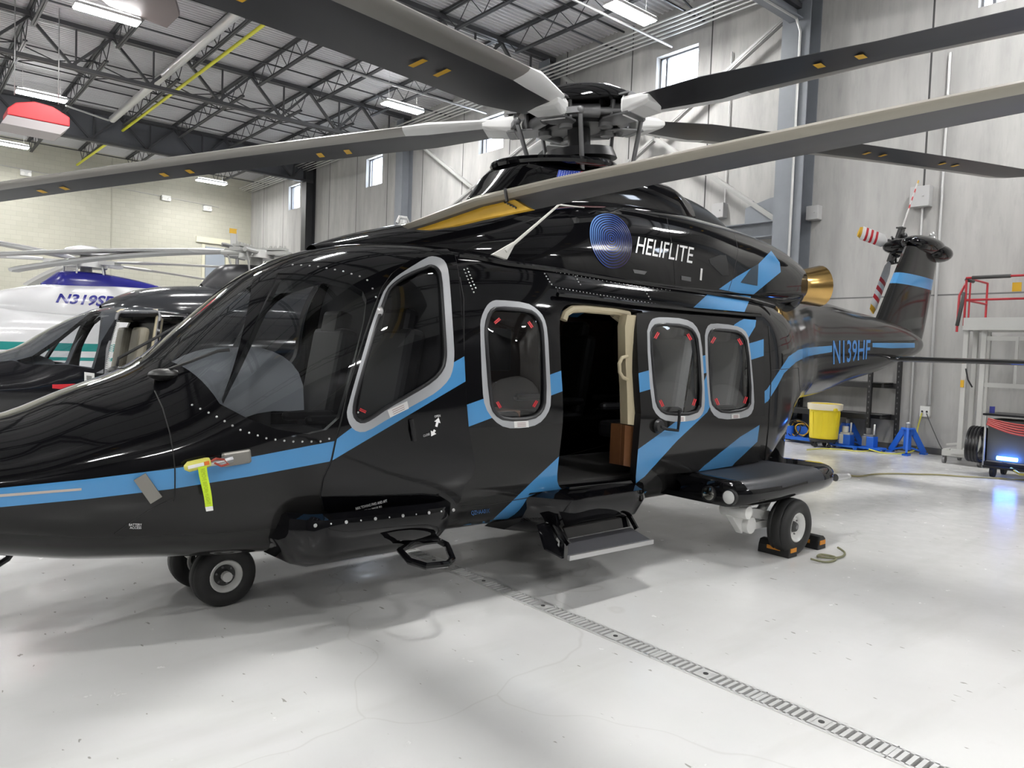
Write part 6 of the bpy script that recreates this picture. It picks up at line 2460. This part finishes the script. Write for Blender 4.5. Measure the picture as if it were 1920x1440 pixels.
    for (x, y, lb) in ((12.42, 1.78, 'blue and white pump with a tall white handle beside the yellow can'), (12.5, 1.38, 'blue and white pump between the black rack post and the taller pump')):
        t = empty('hydraulic_pump', (x, y, 0), lb, 'pump', 'small hydraulic pumps')
        m = MB()
        m.box((x, y, .17), (.2, .22, .2))
        m.build('tank', bm_, t, bevel=.012)
        m = MB()
        m.box((x - .102, y + .06, .18), (.01, .08, .18))
        m.box((x, y, .285), (.16, .18, .04))
        m.cyl((x, y + .03, .3), (x, y + .03, .42), .06 if y > 1.5 else .05, n=14)
        m.build('motor', wh if y > 1.5 else K['titan'], t, bevel=.004)
        m = MB()
        m.cyl((x, y - .07, .3), (x - .01, y - .08, .5), .016, n=8)
        m.build('pump_handle', wh, t)
        m = MB()
        m.box((x, y, .055), (.3, .5, .035))
        for s in (-1, 1): m.cyl((x + .12 * s - .012, y - .22, .035), (x + .12 * s + .012, y - .22, .035), .035, n=12)
        m.build('skid', bm_, t)
    # tangle of blue hose gear at the left of the can
    t = empty('hose_cart', (12.5, 2.75, 0), 'low blue cart tangled with black and yellow hoses, left of the trash can', 'hose cart')
    m = MB()
    m.box((12.5, 2.75, .09), (.4, .6, .06))
    m.box((12.55, 2.7, .22), (.16, .24, .2))
    m.cyl((12.45, 2.95, .12), (12.45, 2.95, .32), .07, n=14)
    m.build('base', bm_, t)
    rnd = random.Random(11)
    for k in range(5):
        m = MB()
        pts = []
        c0 = Vector((12.4 + rnd.uniform(-.05, .1), 2.75 + rnd.uniform(-.2, .2), .27))
        rr = rnd.uniform(.11, .19)
        for i in range(28):
            a = 2 * PI * i / 28
            pts.append(c0 + Vector((rnd.uniform(-.012, .012) + .03 * math.sin(2 * a + k), rr * math.cos(a) * 1.2, rr * math.sin(a))))
        m.tube(pts, .012, 6, closed=True)
        m.build('hose_loop', K['yellow'] if k % 2 else K['seal'], t)
    m = MB()
    m.tube([(12.4, 2.95, .28), (12.42, 3.0, .45), (12.44, 2.92, .62)], .012, 6)
    m.build('hose_end', mat('hose_yellow', (.6, .6, .05), .5), t)
    # wall outlet with leads
    t = empty('wall_outlet', (XW - .02, .68, .77), 'white round-plated wall outlet right of the blue jack', 'outlet')
    m = MB()
    m.box((XW - .03, .68, .78), (.06, .17, .2))
    for s in (-.04, .04): m.cyl((XW - .07, .68 + s, .78), (XW - .06, .68 + s, .78), .025, n=10, mi=1)
    m.build('plate', [K['label'], K['seal']], t, bevel=.01)

    def cable(pts, r, m_, nm, lb, cat='cord'):
        sm_ = []
        P_ = [Vector(p) for p in pts]
        for i in range(len(P_) - 1):
            a, b = P_[i], P_[i + 1]
            p0, p3 = P_[max(0, i - 1)], P_[min(len(P_) - 1, i + 2)]
            for k in range(8):
                q = k / 8
                sm_.append(.5 * ((2 * a) + (b - p0) * q + (2 * p0 - 5 * a + 4 * b - p3) * q * q + (3 * a - p0 - 3 * b + p3) * q ** 3))
        sm_.append(P_[-1])
        m = MB()
        m.tube(sm_, r, 6)
        return setp(m.build(nm, m_), lb, cat)
    yc_ = mat('cord_yellow', (.6, .58, .08), .5)
    cable([(XW - .08, .72, .75), (XW - .14, .76, .4), (12.9, .7, .1), (12.5, .85, .012), (12.3, 1.05, .012), (12.3, 1.3, .05)], .012, yc_, 'power_cord', 'yellow cord hanging from the wall outlet down past the blue jack')
    cable([(XW - .08, .64, .75), (XW - .1, .5, .45), (13.0, .3, .12), (12.9, .15, .1)], .008, mat('cord_grey', (.08, .08, .08), .5), 'power_cord', 'thin dark cord swinging from the wall outlet to the lift base')
    cable([at(u_, v_, 'z', .012) for u_, v_ in ((1513, 843), (1545, 841), (1580, 843), (1610, 846), (1632, 845))], .010, yc_, 'power_cord', 'yellow cord lying on the floor before the trash can')
    cable([at(u_, v_, 'z', .015) for u_, v_ in ((1490, 892), (1530, 893), (1560, 894), (1585, 891), (1610, 893), (1640, 889), (1680, 888), (1720, 889), (1760, 890), (1800, 893), (1860, 896), (1925, 900), (1980, 904))], .013, mat('hose_olive', (.28, .25, .12), .5), 'floor_hose', 'long olive hose lying wavy across the floor behind the wheel', 'hose')
    # scissor lift / maintenance stand with red rails
    t = empty('maintenance_lift', (12.3, -1.1, 0), 'tall white maintenance lift with red guard rails at the right edge', 'lift')
    lg = mat('lift_grey', (.52, .52, .50), .4)
    rd = mat('rail_red', (.40, .02, .03), .4)
    fo = mat('foam_grey', (.06, .06, .06), .8)
    xa, xb = 11.9, 12.9
    ya, yb = -.28, -2.7
    m = MB()
    m.box(((xa + xb) / 2, (ya + yb) / 2, 2.27), (xb - xa, ya - yb, .06))
    m.box((xa - .01, (ya + yb) / 2, 2.33), (.03, ya - yb, .2))
    m.box(((xa + xb) / 2, ya + .01, 2.33), (xb - xa, .03, .2))
    m.build('platform', lg, t)
    m = MB()
    for (y0) in (ya, ya - .9, ya - 1.8):
        m.tube([(xa, y0, 2.3), (xa, y0, 3.05)], .018, 8)
        m.tube([(xa, y0 - .06, 2.3), (xa, y0 - .06, 3.0)], .014, 8)
    for z in (3.08, 2.72): m.tube([(xa, ya, z), (xa, yb, z)], .018, 8)
    for z in (3.08, 2.72): m.tube([(xa, ya, z), (xb, ya, z)], .018, 8)
    m.tube([(xb, ya, 2.3), (xb, ya, 3.08)], .018, 8)
    m.tube([(xa + .1, ya + .04, 3.0), (xa + .02, ya + .1, 2.8), (xa, ya + .1, 2.2)], .02, 8)
    m.build('guard_rail', rd, t)
    for q in ([(xa, ya - .08, 3.08), (xa, ya - .62, 3.08)], [(xa, ya - 1.0, 3.08), (xa, ya - 1.6, 3.08)], [(xa, ya + .02, 2.85), (xa, ya + .1, 2.3)], [(xa, ya, 3.05), (xa + .3, ya, 3.05)]):
        m = MB()
        m.tube(q, .03, 8)
        m.build('foam_sleeve', fo, t)
    m = MB()
    m.box((xa - .03, -1.0, 2.9), (.03, .12, .14))
    m.box((xa + .02, -1.2, 2.92), (.03, .1, .12))
    m.build('yellow_tag', K['yellow'], t)
    m = MB()
    for (x, y) in ((xa + .1, ya - .02), (xa + .1, ya - .28), (xa + .35, ya - .08), (xb - .1, ya - .1)):
        m.box((x, y, 1.25), (.07, .07, 2.05))
    m.box((xa + .2, ya - .2, .22), (.3, .6, .08))
    for z in (1.35, 2.1): m.box((xa + .12, (ya + yb) / 2 - .2, z), (.05, 2.2, .07))
    m.box((xa + .1, -1.25, 1.2), (.05, .06, 1.9))
    m.box((xa + .1, -1.02, 1.75), (.04, .04, .75))
    m.box((xa + .3, ya - .42, .35), (.04, .28, .5))
    m.bar((xa + .1, ya + .02, .35), (xa + .1, ya + .18, .32), .03, .03)
    m.build('mast_frame', lg, t)
    m = MB()
    m.bar((xa + .15, ya + .25, .18), (xa + .2, -2.6, .16), .1, .1)
    m.bar((xb - .2, ya + .25, .18), (xb - .2, -2.6, .16), .1, .1)
    m.bar((xa + .15, ya + .2, .2), (xb - .2, ya + .2, .2), .1, .08)
    m.build('base_frame', lg, t)
    for (x, y) in ((xa + .15, ya + .22), (xa + .17, ya - .3), (xb - .2, ya + .2), (xa + .2, -2.4)):
        m = MB()
        m.cyl((x, y - .02, .06), (x, y + .02, .06), .06, n=16)
        m.box((x, y, .11), (.05, .05, .08))
        m.build('caster', K['titan'], t)
    m = MB()
    m.box((xa + .06, ya - .01, 1.35), (.02, .05, .12))
    m.build('warning_sticker', K['yellow'], t)
    m = MB()
    m.tube([(xa + .06, ya - .05, 1.6), (xa + .03, ya - .1, 1.42), (xa + .06, ya - .16, 1.3)], .012, 6)
    m.build('release_lever', K['rim'], t)
    # service cart with hoses
    t = empty('service_cart', (11.35, -1.3, 0), 'dark service cart with coiled black hose and red cables at the right edge', 'cart')
    ct = mat('cart_olive', (.10, .10, .085), .5)
    x0, x1, y0, y1 = 11.0, 11.6, -.98, -2.3
    m = MB()
    m.box(((x0 + x1) / 2, (y0 + y1) / 2, .55), (x1 - x0 - .04, y0 - y1, .62))
    m.build('cabinet', ct, t, bevel=.01)
    m = MB()
    m.box(((x0 + x1) / 2, (y0 + y1) / 2, .93), (x1 - x0 + .1, y0 - y1 + .12, .03))
    m.build('top_tray', K['seal'], t, bevel=.006)
    for y in (y0 + .02, y1):
        m = MB()
        m.tube([(x0 - .03, y, .12), (x0 - .03, y, .92)], .014, 6)
        m.build('corner_post', lg, t)
    m = MB()
    m.box((x0 - .02, (y0 + y1) / 2, .2), (.04, y0 - y1 + .04, .06))
    m.bar((x0 - .1, y0, .16), (x0 - .1, y1, .16), .05, .03)
    m.build('chassis', K['seal'], t)
    for k in range(4):
        m = MB()
        c0 = Vector((x0 + .05 + .02 * k, y0 + .06 + .05 * k, .46))
        pts = [c0 + Vector((.10 * math.sin(a), .02 * math.cos(2 * a), 0)) + Vector((.05, 0, .25)) * math.cos(a) + Vector((0, -.08, 0)) * math.sin(a) for a in [2 * PI * i / 28 for i in range(28)]]
        m.tube(pts, .026, 8, closed=True)
        m.build('hose_loop', mat('hose_black', (.01, .01, .012), .22), t)
    for k in range(5):
        m = MB()
        pts = []
        for i in range(15):
            q = i / 14
            pts.append((x0 - .07 - .012 * k, y0 - .02 - q * 1.0, .87 - .02 * k - (.06 + .016 * k) * math.sin(PI * q)))
        m.tube(pts, .014, 6)
        m.build('red_cable', mat('cable_red', (.42, .045, .04), .45), t)
    m = MB()
    m.cyl((x0 - .05, y0 - .16, .30), (x0 - .05, y0 - .42, .30), .028, n=12)
    m.build('work_lamp', mat('blue_lamp_glow', (.1, .2, 1), .4, emit=((.06, .22, 1.0), 14)), t)
    for (x, y) in ((x0 + .02, y0 - .1), (x0 + .02, y1 + .2), (x1 - .08, y0 - .1), (x1 - .08, y1 + .2)):
        m = MB()
        m.cyl((x, y - .025, .09), (x, y + .025, .09), .09, n=18)
        m.build('caster', K['tyre'], t)
    m = MB()
    m.tube([(x0 - .06, y0 - .35, .17), (x0 - .2, y0 - .5, .12), (x0 - .22, y0 - .9, .13), (x0 - .06, y0 - 1.1, .2)], .02, 8)
    m.build('brass_fitting', mat('brass_yellow', (.45, .38, .08), .35, .4), t)
    m = MB()
    m.cyl((x0 + .05, y0 - .03, .95), (x0 + .05, y0 - .03, 1.05), .035, n=12)
    m.build('bottle', mat('bottle_blue', (.05, .06, .3), .3), t)


def world_and_view():
    w = bpy.data.worlds.new('world')
    S.world = w
    w.use_nodes = True
    bg = w.node_tree.nodes['Background']
    bg.inputs[0].default_value = (.80, .88, 1.0, 1)
    bg.inputs[1].default_value = 7.0
    S.view_settings.view_transform = 'Standard'
    S.view_settings.look = 'None'
    S.view_settings.gamma = 1
    S.view_settings.use_curve_mapping = False
    S.view_settings.exposure = EXPOSURE
    c = S.cycles
    c.max_bounces = 7
    c.diffuse_bounces = 3
    c.use_adaptive_sampling = True
    c.adaptive_threshold = .02
    c.glossy_bounces = 4
    c.transparent_max_bounces = 12
    c.transmission_bounces = 4
    c.sample_clamp_indirect = 6
    c.caustics_reflective = False
    c.caustics_refractive = False


EXPOSURE = 1.5
make_camera()
room()
services()
HR, FL, TIPQ = heli()
loose_items(FL, TIPQ)
neighbours()
equipment()
world_and_view()
